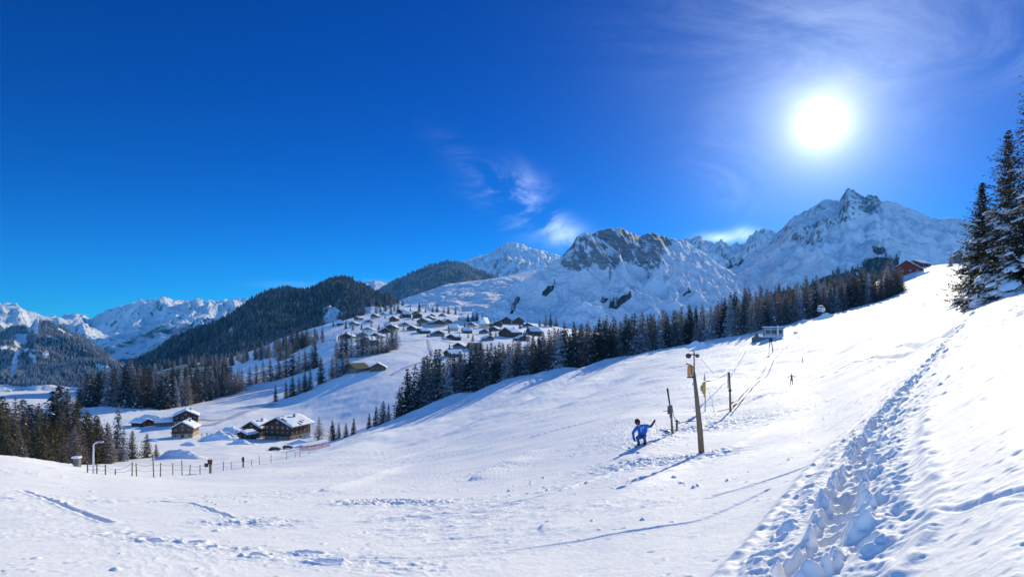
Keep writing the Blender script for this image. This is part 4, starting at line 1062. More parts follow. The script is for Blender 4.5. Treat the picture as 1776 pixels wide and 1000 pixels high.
# --- barns and village
VG = 'houses of the village'
for a in [
 (618,480,15,13,35,'brown barn with a dark bare roof patch, left one of the two meadow barns',M_WG,M_WB,.0,26,1,643,M_ROOFG),
 (656,480,11,10,-8,'brown barn under a rounded snow roof, right one of the two meadow barns',M_WB,M_WB,.5,28,1,642,None),
 (578,560,26,9,80,'long grey building in the grove below the chalk-white field',M_PLW,M_WG,.6,20,1,592,None),
 (534,560,20,12,70,'snow-roofed barn at the left lip of the village bench',M_WD,M_WD,.7,20,1,588,None),
 (604,560,15,12,10,'cream house behind the dark village-edge spruces',M_PLW,M_WD,.6,24,2,590,None),
 (628,560,13,12,-15,'grey house on the right of the cream one behind the grove',M_PLW,M_WG,.6,24,2,588,None),
 (655,560,13,10,20,'small snow-roofed house above the frosted grove',M_PL,M_WD,.6,24,1,586,None),
 (592,700,22,12,85,'dark barn below the blue shaded clearing',M_WD,M_WD,.3,22,1,563,None),
 (614,700,12,9,15,'small grey house right of the dark barn below the clearing',M_PLW,M_WG,.6,24,2,566,None),
 (638,700,15,10,-20,'low white house above the village road at left',M_PLW,M_WD,.6,22,1,561,None),
 (651,750,13,10,20,'brown gabled house at the upper left corner of the village',M_PL,M_WB,.5,28,2,552,None),
 (672,700,15,9,80,'long snow-roofed house beside the round dark tree',M_PL,M_WD,.6,22,1,566,None),
 (684,740,12,11,15,'pointed dark house left of the big dark chalet row',M_WD,M_WD,.4,30,2,557,None),
 (705,760,24,13,75,'broad dark chalet at the top of the village, left of the lone spruce',M_WD,M_WD,.3,22,2,550,None),
 (724,740,14,11,-15,'dark chalet snug against the broad one near the lone spruce',M_WD,M_WD,.35,24,2,551,None),
 (737,700,19,13,30,'brown chalet with a pale gable in the village centre',M_PL,M_WB,.55,24,2,562,None),
 (757,700,20,14,-35,'large brown chalet with a sweeping snow roof in the village centre',M_PL,M_WD,.6,22,2,565,None),
 (786,700,30,12,82,'long beige building right of the sweeping snow roof',M_PL,M_WG,.6,18,1,572,None),
 (810,660,22,11,80,'long black-brown chalet row in front of the church',M_WD,M_WD,.35,20,1,577,None),
 (735,650,16,11,60,'low dark shed block in the village shade',M_WD,M_WD,.4,20,1,577,None),
 (758,650,15,11,-20,'grey house in the blue shade of the village centre',M_WG,M_WD,.5,24,1,582,None),
 (787,640,14,9,40,'low snowed hut with a dark eave in the blue shade',M_WD,M_WD,.6,22,1,588,None),
 (839,650,11,9,-10,'small dark house right below the church',M_WG,M_WD,.6,26,1,578,None),
 (876,740,17,12,-15,'left of the twin dark gables beyond the church',M_WD,M_WD,.12,32,2,561,None),
 (898,740,17,12,-10,'right of the twin dark gables beyond the church',M_WD,M_WD,.12,32,2,561,None),
 (885,640,26,15,50,'big dark chalet with a curved patch of roof snow above the shaded field',M_WD,M_WD,.45,24,2,583,None),
 (926,640,28,14,78,'long dark chalet at the right end of the village',M_WD,M_WD,.35,22,2,581,None),
 (917,720,16,11,20,'brown house peeping over the long dark chalet',M_WG,M_WD,.5,24,1,567,None),
 (822,560,20,9,75,'bare brown roofed barn below the church slope',M_WB,M_WB,.0,20,1,606,None),
 (798,560,11,9,20,'small hut left of the bare roofed barn',M_WG,M_WD,.4,28,1,604,None),
 (786,520,14,11,60,'dark hay barn with sloping roof just above the belt',M_WD,M_WD,.1,24,1,618,None),
 (640,640,14,9,10,'white house beside the village road fork',M_PLW,M_WG,.6,22,1,575,None),
 (700,660,12,9,-30,'small brown house on the village road',M_PL,M_WB,.6,26,1,566,None),
 (768,800,13,9,15,'small house under the upper rim trees',M_PL,M_WD,.5,26,1,549,None),
 (640,560,15,11,30,'dark house at the right edge of the frosted grove',M_WG,M_WD,.5,26,2,598,None),
 (666,600,13,10,-25,'dark timber house half hidden above the frosted grove',M_WD,M_WD,.5,28,1,577,None),
 (716,640,12,9,20,'brown hut between the two village roads',M_WB,M_WD,.5,26,1,572,None),
 (858,660,13,10,25,'small dark house between church and the curved roof',M_WD,M_WD,.5,26,1,573,None),
 (846,540,11,9,-30,'grey hut at the right edge of the open village field',M_WG,M_WD,.5,26,1,590,None),
 (697,860,14,10,50,'dark house right under the wooded hill',M_WD,M_WD,.4,26,2,543,None),
 (719,800,13,9,-40,'dark barn tucked behind the topmost broad chalet',M_WD,M_WD,.4,26,1,545,None),
 (802,760,16,10,70,'low brown house on the white field left of the church',M_PL,M_WB,.5,22,1,556,None),
 (622,700,13,10,35,'brown house at the left foot of the wooded hill',M_PL,M_WB,.5,26,2,556,None),
 (664,860,12,9,-10,'small pale house under the wooded hill edge',M_PLW,M_WD,.5,26,1,547,None),
 (746,760,15,11,25,'snow-topped chalet behind the sweeping snow roof',M_PL,M_WD,.5,24,2,557,None),
 (773,720,15,11,-40,'brown chalet between the sweeping roof and the low white-field house',M_PL,M_WB,.5,24,2,563,None),
 (819,720,13,10,15,'small cream chalet just left of the church tower',M_PL,M_WD,.5,28,1,566,None),
 (860,700,15,11,-30,'dark timber chalet immediately right of the church',M_WG,M_WD,.45,26,2,567,None),
 (905,600,15,11,-25,'dark chalet half sunk behind the belt tops',M_WD,M_WD,.45,24,1,590,None),
 (680,600,14,10,10,'cream chalet alone beside the frosted grove top',M_PL,M_WD,.5,26,2,574,None),
 (748,800,12,9,-15,'dark hut left of the small house under the rim trees',M_WD,M_WD,.5,26,1,550,None),
]:
    px_, y0_, w_, l_, rz_, lb, wm_, tm_, sn_, pt_, st_, row_, rm_ = a
    brn = 'barn' in lb or 'shed' in lb or 'hut' in lb
    nm_ = 'barn' if 'barn' in lb else 'shed' if 'shed' in lb else 'hut' if 'hut' in lb else 'chalet' if 'chalet' in lb or 'gables' in lb else 'house'
    house(px_, y0_, w_ * 1.1, l_ * 1.12, R_(-rz_), lb, wm_, tm_, sn_, pt_, st_, 1, row=row_, name=nm_, cat=nm_, group=VG, roofm=rm_, balc=st_ > 1, chim=not brn, sink=1.2)
for i_, (a_, b_, w_, r_) in enumerate([(3,668,20,20),(11,663,16,-30),(19,669,22,60),(27,662,18,10),(34,668,16,-50),(6,677,20,80),(15,679,15,30),(24,676,18,-10),(42,672,15,45),(52,668,14,0)]):
    house(a_, 1500, w_, w_ * 1.1, R_(r_), f"{['pale','pinkish','white','cream','light','snowy','plain','broad','small','outlying'][i_]} house, {OW[i_]} of the far hamlet in the left valley", (M_PL, M_PLW)[i_ % 2], (M_PLW, M_WB, M_PL)[i_ % 3], .5, 26, 2, 1, row=b_, name='house', cat='house', group='hamlet in the left valley', balc=False, chim=False, sink=2)
house(1574, 440, 17, 22, R_(-35), 'dark red house with a pointed snowy roof at the top of the piste', M_WRED, M_WRED, .5, 34, 1, 1, name='house', cat='house', balc=False)
house(1594, 470, 10, 14, R_(-60), 'low red annex to the right behind the pointed red house', M_WRED, M_WRED, .5, 24, 1, 1, name='annex', cat='annex', balc=False, chim=False)
house(1672, 455, 12, 14, R_(-60), 'snow-buried hut beside the big spruces at the top of the piste', M_WG, M_WG, .9, 20, 1, 1, name='hut', cat='hut', balc=False, chim=False)
# --- church
cx0, cy0 = hit(842, 568, 700)
ch = empty('church', (cx0, cy0, gz(cx0, cy0) - .5), R_(-20), 'small church with steep snowy roof and slim white spire among the village houses', 'church')
MB().box(-4.5, 4.5, -8, 8, -2, 7).build('wall', M_PL, ch)
MB().prism([(-5.2, 6.6), (5.2, 6.6), (0, 17)], -8.4, 8.4).build('roof', M_RSNOW, ch)
for yy_ in (-5, 0, 5):
    for s_ in (-1, 1): MB().box(s_ * 4.53 - .05, s_ * 4.53 + .05, yy_ - .5, yy_ + .5, 2.5, 5).build('window', M_GLASS, ch)
tw = MB().box(-9.2, -5.4, -7, -3.2, -2, 12).build('tower', M_PLW, ch)
MB().add([(-9.4, -7.2, 12), (-5.2, -7.2, 12), (-5.2, -3, 12), (-9.4, -3, 12), (-7.3, -5.1, 24)], [(0,1,4),(1,2,4),(2,3,4),(3,0,4),(3,2,1,0)]).build('spire', M_PLW, tw)
MB().box(-7.8, -6.8, -7.1, -6.99, 9, 10.8).build('belfry_opening', M_DMET, tw)
# --- roads: packed grey snow draped on the ground
M_ROAD = simple('packed_snow_road', (.55, .57, .62), .8, .2, .8, .03)
M_BERM = simple('piled_snow', (.88, .89, .91), .8, .05, .8, .10)
def drape(name, pts, w, mat, up=.18, y0=120, kind='structure', n=8):
    P = [hit(a, b, y0) for a, b in pts]; R = resample(P, 2.0); vs = []; 
    for (bx, by, tx_, ty_) in R:
        for k in (-1, -.33, .33, 1):
            x_, y_ = bx - ty_ * w / 2 * k, by + tx_ * w / 2 * k
            vs.append((x_, y_, float(land(x_, y_) + relief(x_, y_)) + up + .15 - (.18 if abs(k) == 1 else 0)))
    m_ = len(R); Fq = np.array([(i * 4 + k, i * 4 + k + 1, (i + 1) * 4 + k + 1, (i + 1) * 4 + k) for i in range(m_ - 1) for k in range(3)])
    return tag(link(name, np_mesh(name, np.array(vs), Fq, True), [mat]), kind=kind)
drape('road', [(345,728),(370,729),(395,727),(420,716),(455,707),(475,700)], 5, M_ROAD)
drape('road', [(345,738),(372,736),(392,728)], 4, M_ROAD)
drape('road', [(680,650),(700,639),(727,629)], 4, M_ROAD, y0=380)
drape('road', [(600,580),(650,577),(700,576),(735,577)], 5, M_ROAD, y0=520)
drape('road', [(742,588),(746,605),(752,618)], 4, M_ROAD, y0=480)
drape('road', [(690,592),(715,592),(740,588),(800,596)], 4, M_ROAD, y0=500)
# snow heaps bulldozed beside the farm track
def heap(px_, row_, w, d, h, seed, y0=150):
    x_, y_ = hit(px_, row_, y0); R = np.random.RandomState(seed); n = 44
    U_, V_ = np.meshgrid(np.linspace(-1, 1, n), np.linspace(-1, 1, n), indexing='ij'); rr = np.hypot(U_, V_)
    XX = x_ + U_ * w / 2; YY = y_ + V_ * d / 2
    Z_ = land(XX, YY) + relief(XX, YY) - .4 + h * np.clip(1 - rr, 0, 1) ** .8 * (1 + .55 * fbm(XX / 3.5, YY / 3.5, 4, seed)) 
    o = link('snow_heap', np_mesh('snow_heap', np.stack([XX, YY, Z_], -1).reshape(-1, 3), grid_faces(n, n), True), [M_BERM]); tag(o, kind='structure'); return o
for a in [(310,795,18,8,3,1),(296,790,8,6,2.5,2),(328,772,10,6,2.0,3),(383,762,22,14,5,4),(400,752,18,12,4.5,5),(420,770,16,8,2.5,6),(268,765,7,4,1.6,7),(520,768,14,7,2.2,8),(535,758,10,6,2,9),(520,775,9,5,1.2,10)]: heap(*a)
# ------------------------------------------------------------------ fence along the foot of the piste
M_PST = simple('weathered_post', (.22, .17, .12), .9, .35, 6.0, .01, stretch=(1, 1, .3))
M_POLE = simple('pole_timber', (.22, .155, .10), .85, .3, 5.0, .012, stretch=(4, 4, .25))
M_WIRE = simple('wire', (.16, .15, .15), .6, .1)
M_ORG = simple('orange_padding', (.62, .30, .12), .75, .2, 4.0)
M_YEL = simple('yellow_padding', (.72, .47, .13), .75, .2, 4.0)
M_BLK = simple('black_rubber', (.018, .018, .02), .6, .2)
M_WHT = simple('white_paint', (.75, .76, .78), .5, .05)
M_SIGN = simple('brown_sign', (.13, .05, .035), .7, .2)
M_REDN = simple('red_net', (.55, .04, .03), .7, .2)
fr = random.Random(3)
def post_at(px_, row_, hpx, y0=40):
    x_, y_ = hit(px_, row_, y0); return x_, y_, gz(x_, y_), hpx / F * y_
fx, fy, fz, _ = post_at(340, 821, 1)
fence = empty('wire_fence', (fx, fy, fz), 0, 'thin wire fence on weathered wooden posts along the foot of the slope', 'fence')
tops = []
for (a, b, c_) in [(152,822,14),(168,822,18),(183,823,18),(200,823,10),(229,825,24),(237,825,22),(267,827,40),(278,826,24),(300,823,20),(316,824,27),(329,823,18),(347,822,16),(387,816,16),(401,814,14),(436,808,12),(450,806,17),(470,803,16),(497,797,14),(512,793,10),(520,792,10),(536,788,11)]:
    x_, y_, z_, h_ = post_at(a, b, c_)
    t_ = fr.uniform(-.06, .06) * h_
    o = MB().tube([(0, 0, -.4), (t_ * .5, 0, h_ * .5), (t_, 0, h_)], [.045, .04, .035] if h_ < 2 else [.04, .035, .03], 8).build('post', M_PST, fence, True)
    o.location = (x_ - fx, y_ - fy, z_ - fz); tops.append((x_, y_, z_, min(h_, 1.05)))
for lv in (.92, .5):
    w_ = MB(); pts_ = []
    for (p0, p1) in zip(tops[:-1], tops[1:]):
        for k in range(4):
            u = k / 4; pts_.append((p0[0] * (1 - u) + p1[0] * u - fx, p0[1] * (1 - u) + p1[1] * u - fy, (p0[2] + p0[3] * lv) * (1 - u) + (p1[2] + p1[3] * lv) * u - .12 * math.sin(math.pi * u) - fz))
    w_.tube(pts_, .012, 5).build('wire', M_WIRE, fence)
def signpost(px_, row_, hpx, label, plates):
    x_, y_, z_, h_ = post_at(px_, row_, hpx)
    e = empty('signpost', (x_, y_, z_), 0, label, 'signpost')
    MB().box(-.09, .09, -.07, .07, -.4, h_).build('post', M_PST, e)
    for (dx, z0, w, h) in plates: MB().box(dx - w / 2, dx + w / 2, -.12, -.075, h_ * z0, h_ * z0 + h).build('board', M_SIGN, e, bevel=.01)
signpost(365, 820, 22, 'brown signpost with a square board and a smaller one, left of the fence middle', [(0, .72, .42, .42), (-.32, .5, .36, .34)])
signpost(422, 810, 18, 'grey-brown signpost with one board at the fence, right of the other sign', [(0, .6, .34, .5)])
x_, y_, z_, h_ = post_at(162, 822, 52)
lamp = empty('street_lamp', (x_, y_, z_), 0, 'pale street lamp with bent arm in front of the near wood', 'street lamp')
MB().tube([(0, 0, -.3), (0, 0, h_ * .55), (0, 0, h_ * .95)], [.06, .05, .04], 10).build('pole', M_WHT, lamp, True)
MB().tube([(0, 0, h_ * .94), (.08, 0, h_), (.28, 0, h_ * 1.03)], .035, 8).build('arm', M_WHT, lamp, True)
MB().box(.2, .62, -.11, .11, h_ * 1.02, h_ * 1.02 + .09).build('lamp_head', M_MET, lamp, bevel=.02)
x_, y_, z_, h_ = post_at(134, 808, 14)
st_ = empty('stone_pillar', (x_, y_, z_), 0, 'short pale stone pillar at the foot of the near wood', 'pillar')
MB().box(-.25, .25, -.22, .22, -.5, h_).build('shaft', M_STO, st_, bevel=.04); MB().box(-.42, .30, -.28, .28, h_ + .003, h_ + .16).build('cap', M_RSNOW, st_, bevel=.05)
# red safety net
x_, y_ = hit(546, 780, 120)
net = empty('safety_net', (x_, y_, gz(x_, y_)), R_(25), 'red safety net sagging between stakes right of the big chalet', 'safety net')
for i in range(5): MB().tube([(-4 + i * 2, 0, -.3), (-4 + i * 2 + .1, 0, 1.7)], .04, 6).build('stake', M_REDN, net)
n_ = MB()
for j in range(9):
    for i in range(32):
        u0, u1 = -4 + i * .25, -4 + (i + 1) * .25; s_ = lambda u: .12 * math.cos(u * 3.14) - .1
        n_.bar((u0, 0, .15 + j * .17 + s_(u0)), (u1, 0, .15 + j * .17 + s_(u1)), .05)
for i in range(33):
    u0 = -4 + i * .25; n_.bar((u0, .01, .1), (u0, .01, 1.5), .05)
n_.build('netting', M_REDN, net)
# parked cars
def car(px_, row_, rz, label, col, L=4.4, y0=120):
    x_, y_ = hit(px_, row_, y0); e = empty('parked_car', (x_, y_, gz(x_, y_)), rz, label, 'car')
    m_ = simple('car_paint_' + col[0], col[1], .3, .05, 1.0, 0, .3, spec=.6)
    h = L / 2
    pr = [(-h, .35), (h, .35), (h, .78), (h * .95, .92), (h * .52, 1.0), (h * .22, 1.5), (-h * .55, 1.55), (-h * .88, 1.05), (-h, .95)]
    b_ = MB().add([(p[0], -.85, p[1]) for p in pr] + [(p[0], .85, p[1]) for p in pr], [tuple(range(9)), tuple(range(9, 18))[::-1]] + [(i, i + 9, (i + 1) % 9 + 9, (i + 1) % 9) for i in range(9)])
    b_.build('body', m_, e, False, .06)
    for sx in (-1, 1):
        for sy in (-1, 1):
            w_ = MB().tube([(sx * h * .6, sy * .70, .34), (sx * h * .6, sy * .90, .34)], .34, 14).build('wheel', M_BLK, e)
            MB().tube([(sx * h * .6, sy * .90, .34), (sx * h * .6, sy * .92, .34)], .19, 12).build('rim', M_MET, w_)
        if sx > 0:
            for sy in (-1, 1): MB().box(h * .985, h + .02, sy * .6 - .16, sy * .6 + .16, .62, .76).build('headlight', M_WHT, e)
    for sy in (-1, 1):
        MB().add([(h * .45, sy * .857, 1.03), (h * .2, sy * .857, 1.42), (-h * .52, sy * .857, 1.46), (-h * .75, sy * .857, 1.06)], [(0, 1, 2, 3)]).build('side_window', M_GLASS, e)
    MB().blob((-.3, 0, 1.5), 1.3, .7, .16, half=True).build('snow_cap', M_RSNOW, e, True)
    return e
car(477, 781, R_(10), 'dark car parked lowest below the big chalet', ('black', (.02, .022, .026)))
car(499, 778, R_(20), 'dark blue car parked just uphill of the other car', ('navy', (.02, .03, .06)), 4.0)
# ------------------------------------------------------------------ ski lift
def gpt(px_, row_, y0=10):
    x_, y_ = hit(px_, row_, y0); return Vector((x_, y_, gz(x_, y_)))
B = gpt(1218, 786); sy = B.y / F                                   # metres per photo pixel at the pole
lp = empty('lift_pole', tuple(B), 0, 'thick brown wooden lift pole leaning left, with fittings and an orange pad at its top', 'lift pole')
k = sy
MB().tube([(0, 0, -.5), (-4 * k, 0, 40 * k), (-9.6 * k, 0, 95 * k), (-14.5 * k, 0, 141 * k)], [5.3 * k, 4.8 * k, 3.7 * k, 2.4 * k], 14).build('pole', M_POLE, lp, True)
MB().tube([(-14 * k, -.02, 132 * k), (-14.5 * k, -.02, 177 * k)], 1.1 * k, 8).build('mast', M_DMET, lp)
MB().tube([(-14.5 * k, -1.2 * k, 120 * k), (-14.5 * k, 1.2 * k, 120 * k)], 2.75 * k, 12).build('band', M_MET, lp)
pu = MB().tube([(-24 * k, -.06, 169 * k), (-24 * k, .06, 169 * k)], 4.4 * k, 16).build('pulley', M_SIGN, lp)
MB().tube([(-24 * k, -.09, 169 * k), (-24 * k, .09, 169 * k)], 1.4 * k, 10).build('hub', M_DMET, pu)
pu = MB().tube([(-8.5 * k, -.06, 169 * k), (-8.5 * k, .06, 169 * k)], 3.2 * k, 16).build('pulley', M_DMET, lp)
MB().tube([(-8.5 * k, -.09, 169 * k), (-8.5 * k, .09, 169 * k)], 1.1 * k, 10).build('hub', M_MET, pu)
MB().bar((-24 * k, 0, 171 * k), (-8 * k, 0, 171 * k), .05).build('crossbar', M_DMET, lp)
MB().tube([(-28 * k, 0, 156 * k), (-22 * k, 0, 154 * k), (-15 * k, 0, 149 * k)], .035, 8).build('arm', M_DMET, lp)
MB().tube([(-21 * k, 0, 147 * k), (-18 * k, 0, 142 * k), (-14 * k, 0, 138 * k)], .03, 8).build('brace', M_DMET, lp)
for (xa, xb) in ((-25, -20.5), (-19, -16)):
    MB().box(xa * k, xb * k, -.1, .1, 134 * k, 152 * k).build('pad', M_ORG, lp, bevel=.02)
MB().box(-25.5 * k, -15.5 * k, -.12, .12, 131 * k, 133.5 * k).build('tray', M_DMET, lp)
# pole standing behind with yellow pads
Q = gpt(1223, 713)
yp = empty('padded_post', tuple(Q), 0, 'thin post hung with yellow pads just right of the thick lift pole', 'padded post'); k2 = Q.y / F
MB().tube([(0, 0, -.3), (0, 0, 52 * k2)], .05, 8).build('post', M_MET, yp)
for (xa, xb, z0, z1) in ((-7.5, -5.2, 35, 45), (-4.8, -2.6, 30, 50), (-2.3, .4, 24, 51)):
    MB().box(xa * k2, xb * k2, -.12, .12, z0 * k2, z1 * k2).build('pad', M_YEL if xa > -6 else M_ORG, yp, bevel=.03)
MB().add([(-3 * k2, 0, 53 * k2), (1 * k2, 0, 53 * k2), (-1 * k2, .03, 66 * k2), (-1 * k2, -.03, 66 * k2)], [(0, 1, 2), (0, 3, 1), (0, 2, 3), (1, 3, 2)]).build('finial', M_MET, yp)
# plain post
Q2 = gpt(1267, 713); k3 = Q2.y / F
pp = empty('wooden_post', tuple(Q2), 0, 'slim dark wooden post with a split top, right of the yellow pads', 'post')
MB().tube([(0, 0, -.3), (-1 * k3, 0, 36 * k3), (-2.2 * k3, 0, 68 * k3)], [2.0 * k3, 1.7 * k3, 1.3 * k3], 10).build('shaft', M_POLE, pp, True)
MB().bar((-4 * k3, .03, 40 * k3), (-4.2 * k3, .03, 67 * k3), 1.3 * k3).build('splint', M_PST, pp)
MB().tube([(-3 * k3, 0, 36 * k3), (1 * k3, 0, 37 * k3)], 2.2 * k3, 10).build('collar', M_DMET, pp)
# pad post by the skier
Q3 = gpt(1167, 752); k4 = Q3.y / F
sp = empty('padded_post', tuple(Q3), 0, 'dark-topped post with grey-brown pads and a crossbar beside the blue skier', 'padded post')
MB().tube([(0, 0, -.3), (-2.5 * k4, 0, 26 * k4), (-5 * k4, 0, 48 * k4)], [2.3 * k4, 1.8 * k4, 1.2 * k4], 10).build('post', M_PST, sp, True)
MB().tube([(-5 * k4, 0, 48 * k4), (-9.5 * k4, 0, 79 * k4)], [1.2 * k4, 1.7 * k4], 10).build('mast', M_DMET, sp)
for (xa, xb, z0, z1) in ((-9, -6.2, 34, 49), (-5.5, -1, 28, 50)): MB().box(xa * k4, xb * k4, -.1, .1, z0 * k4, z1 * k4).build('pad', M_WG, sp, bevel=.03)
MB().tube([(-17 * k4, 0, 39 * k4), (0, 0, 41 * k4)], .02, 6).build('crossbar', M_DMET, sp)
MB().tube([(-1 * k4, 0, 45 * k4), (2 * k4, 0, 30 * k4), (8 * k4, 0, 22 * k4)], .018, 6).build('hose', M_DMET, sp)
MB().blob((-11 * k4, -.1, 4 * k4), 6 * k4, .3, 3.2 * k4, wob=.12, seed=3).build('snow_bag', M_MET, sp, True)
Q4 = gpt(1174, 748); k5 = Q4.y / F
hd = empty('hydrant', tuple(Q4), 0, 'small snowmaking hydrant with bent pipe next to the dark-topped post', 'hydrant')
MB().tube([(0, 0, -.2), (0, 0, 17 * k5)], .06, 10).build('pipe', M_DMET, hd)
MB().tube([(-4 * k5, 0, 18 * k5), (3 * k5, 0, 19 * k5), (4 * k5, 0, 15 * k5)], .05, 8).build('elbow', M_MET, hd, True)
MB().blob((0, 0, 18 * k5), 2.2 * k5, .1, 2.6 * k5).build('valve', M_DMET, hd, True)
# cables
def cable(pts, r, label, y0=20):
    P = []
    for (a, b, h_) in pts:
        v = gpt(a, b, y0)
        # the point seen at (a,b) but h_ metres above the snow: walk back along the line of sight
        yy_ = np.linspace(v.y * .45, v.y, 400); xx = (a - CX) / F * yy_; zz = -(b - HY) / F * yy_ - (land(xx, yy_) + relief(xx, yy_))
        i = int(np.argmin(np.abs(zz - h_))); P.append(Vector((xx[i], yy_[i], -(b - HY) / F * yy_[i])))
    o = P[0].copy(); q_ = []
    for p0, p1 in zip(P[:-1], P[1:]):
        for k_ in range(8):
            u = k_ / 8; q_.append(p0.lerp(p1, u) - o - Vector((0, 0, .012 * (p1 - p0).length * 4 * u * (1 - u))))
    q_.append(P[-1] - o)
    c_ = MB().tube(q_, r, 6).build('cable', M_DMET, None, True); c_.location = o; tag(c_, label, 'cable', 'lift cables'); return c_
cable([(1225,661,2.3),(1262,640,2.0),(1299,588,2.0)], .05, 'thick dark cable from the yellow pads up to the left side of the lift hut')
cable([(1217,624,4.6),(1238,648,2.2)], .018, 'thin stay wire slanting down from the thick pole top')
cable([(1240,652,1.6),(1264,645,3.0)], .02, 'thin wire to the top of the slim split post')
cable([(1267,700,.6),(1305,655,1.0),(1327,625,1.4),(1336,601,3.0)], .05, 'left one of the two dark tow cables rising to the hut corner')
cable([(1272,704,.5),(1312,655,.8),(1332,640,.9),(1345,610,1.2),(1366,590,1.2),(1388,578,.8)], .06, 'right one of the two dark tow cables, curving past the hut')
cable([(1225,726,.5),(1245,713,.6),(1266,708,.7)], .025, 'short low wire from the thick pole base to the split post')
cable([(1172,735,.6),(1190,730,.8),(1206,730,.8)], .025, 'short hose-like wire between hydrant and thick pole')
# hut of the lift
Hh = gpt(1337, 586, 150)
hut = empty('lift_hut', tuple(Hh), R_(-8), 'pale lift hut with a glass front, white mast and snowy deck at the forest edge', 'lift hut')
MB().box(-5.5, 4.2, -1.5, 1.8, -1.5, .25).build('deck', M_WG, hut)
MB().box(-5.3, 4.0, -1.3, 1.6, .253, .6).build('deck_snow', M_RSNOW, hut, bevel=.12)
MB().box(-2.2, 3.6, -1.0, 1.5, .603, 3.1).build('wall', M_MET, hut)
MB().box(-2.6, 4.0, -1.4, 1.9, 3.103, 3.3).build('roof', M_DMET, hut); MB().box(-2.5, 3.9, -1.3, 1.8, 3.303, 3.65).build('roof_snow', M_RSNOW, hut, bevel=.12)
for i in range(3): MB().box(-1.9 + i * 1.8, -.4 + i * 1.8, -1.05, -1.003, 1.4, 2.6).build('window', M_GLASS, hut)
MB().tube([(1.6, -1.9, -1), (1.6, -1.9, 4.0)], .28, 12).build('mast', M_WHT, hut, True)
MB().box(-5.2, -4.2, -1.8, -1.0, -1, 1.5).build('gate_box', M_WG, hut); MB().tube([(-4.6, -1.2, 0), (-8, 2, 3)], .09, 8).build('boom', M_PST, hut)
MB().box(7.0, 8.1, -.5, .5, -1.2, 2.0).build('control_box', M_WHT, hut, bevel=.05)
wg = MB()
# drive frame where the tow cables start
Df = gpt(1337, 612, 120)
dfm = empty('cable_pylon', tuple(Df), 0, 'dark steel frame holding the tow cables below the lift hut', 'cable frame')
for s_ in (-1, 1): MB().bar((s_ * .5, 0, -.4), (s_ * .15, 0, 3.0), .14).build('leg', M_DMET, dfm)
MB().tube([(-.25, 0, 3.0), (.25, 0, 3.0)], .45, 14).build('wheel', M_DMET, dfm)
# snow cannon and its heap at the belt edge
Sc = gpt(1423, 552, 200)
cn = empty('snow_cannon', tuple(Sc), R_(30), 'snow cannon on a stand beside its grey snow heap at the belt edge', 'snow cannon')
for a in (0, 2.1, 4.2): MB().tube([(math.cos(a) * 1.3, math.sin(a) * 1.3, -.5), (0, 0, 2.6)], .12, 8).build('leg', M_DMET, cn)
MB().tube([(0, -1.3, 3.6), (0, -.9, 3.6), (0, 1.1, 3.6)], [1.15, .95, .85], 18).build('fan_barrel', M_WHT, cn, True)
MB().blob((0, 0, 5.0), 1.0, 1.2, .5, half=True).build('snow_cap', M_RSNOW, cn, True)
heap(1428, 552, 9, 7, 2.6, 31, 200); heap(1205, 600, 10, 6, 2.4, 32, 150); heap(1218, 604, 12, 5, 1.8, 33, 150); heap(1596, 478, 14, 7, 2.2, 34, 300); heap(1395, 557, 12, 4, 1.2, 35, 200); heap(1545,505,10,5,1.5,36,250)
# piste marker stakes
for (a, b, hp, lb) in [(1603,530,5,'short brown marker stake on the upper piste'),(1392,626,6,'thin marker stake right of the lift cables'),(1500,530,9,'stake with a snow cap before the uphill belt end')]:
    v = gpt(a, b, 40); s_ = empty('marker_stake', tuple(v), 0, lb, 'marker stake'); h_ = hp / F * v.y
    MB().tube([(0, 0, -.3), (0, 0, h_)], .06, 8).build('shaft', M_PST, s_); MB().blob((0, 0, h_), .1, .1, .08).build('snow_cap', M_RSNOW, s_, True)
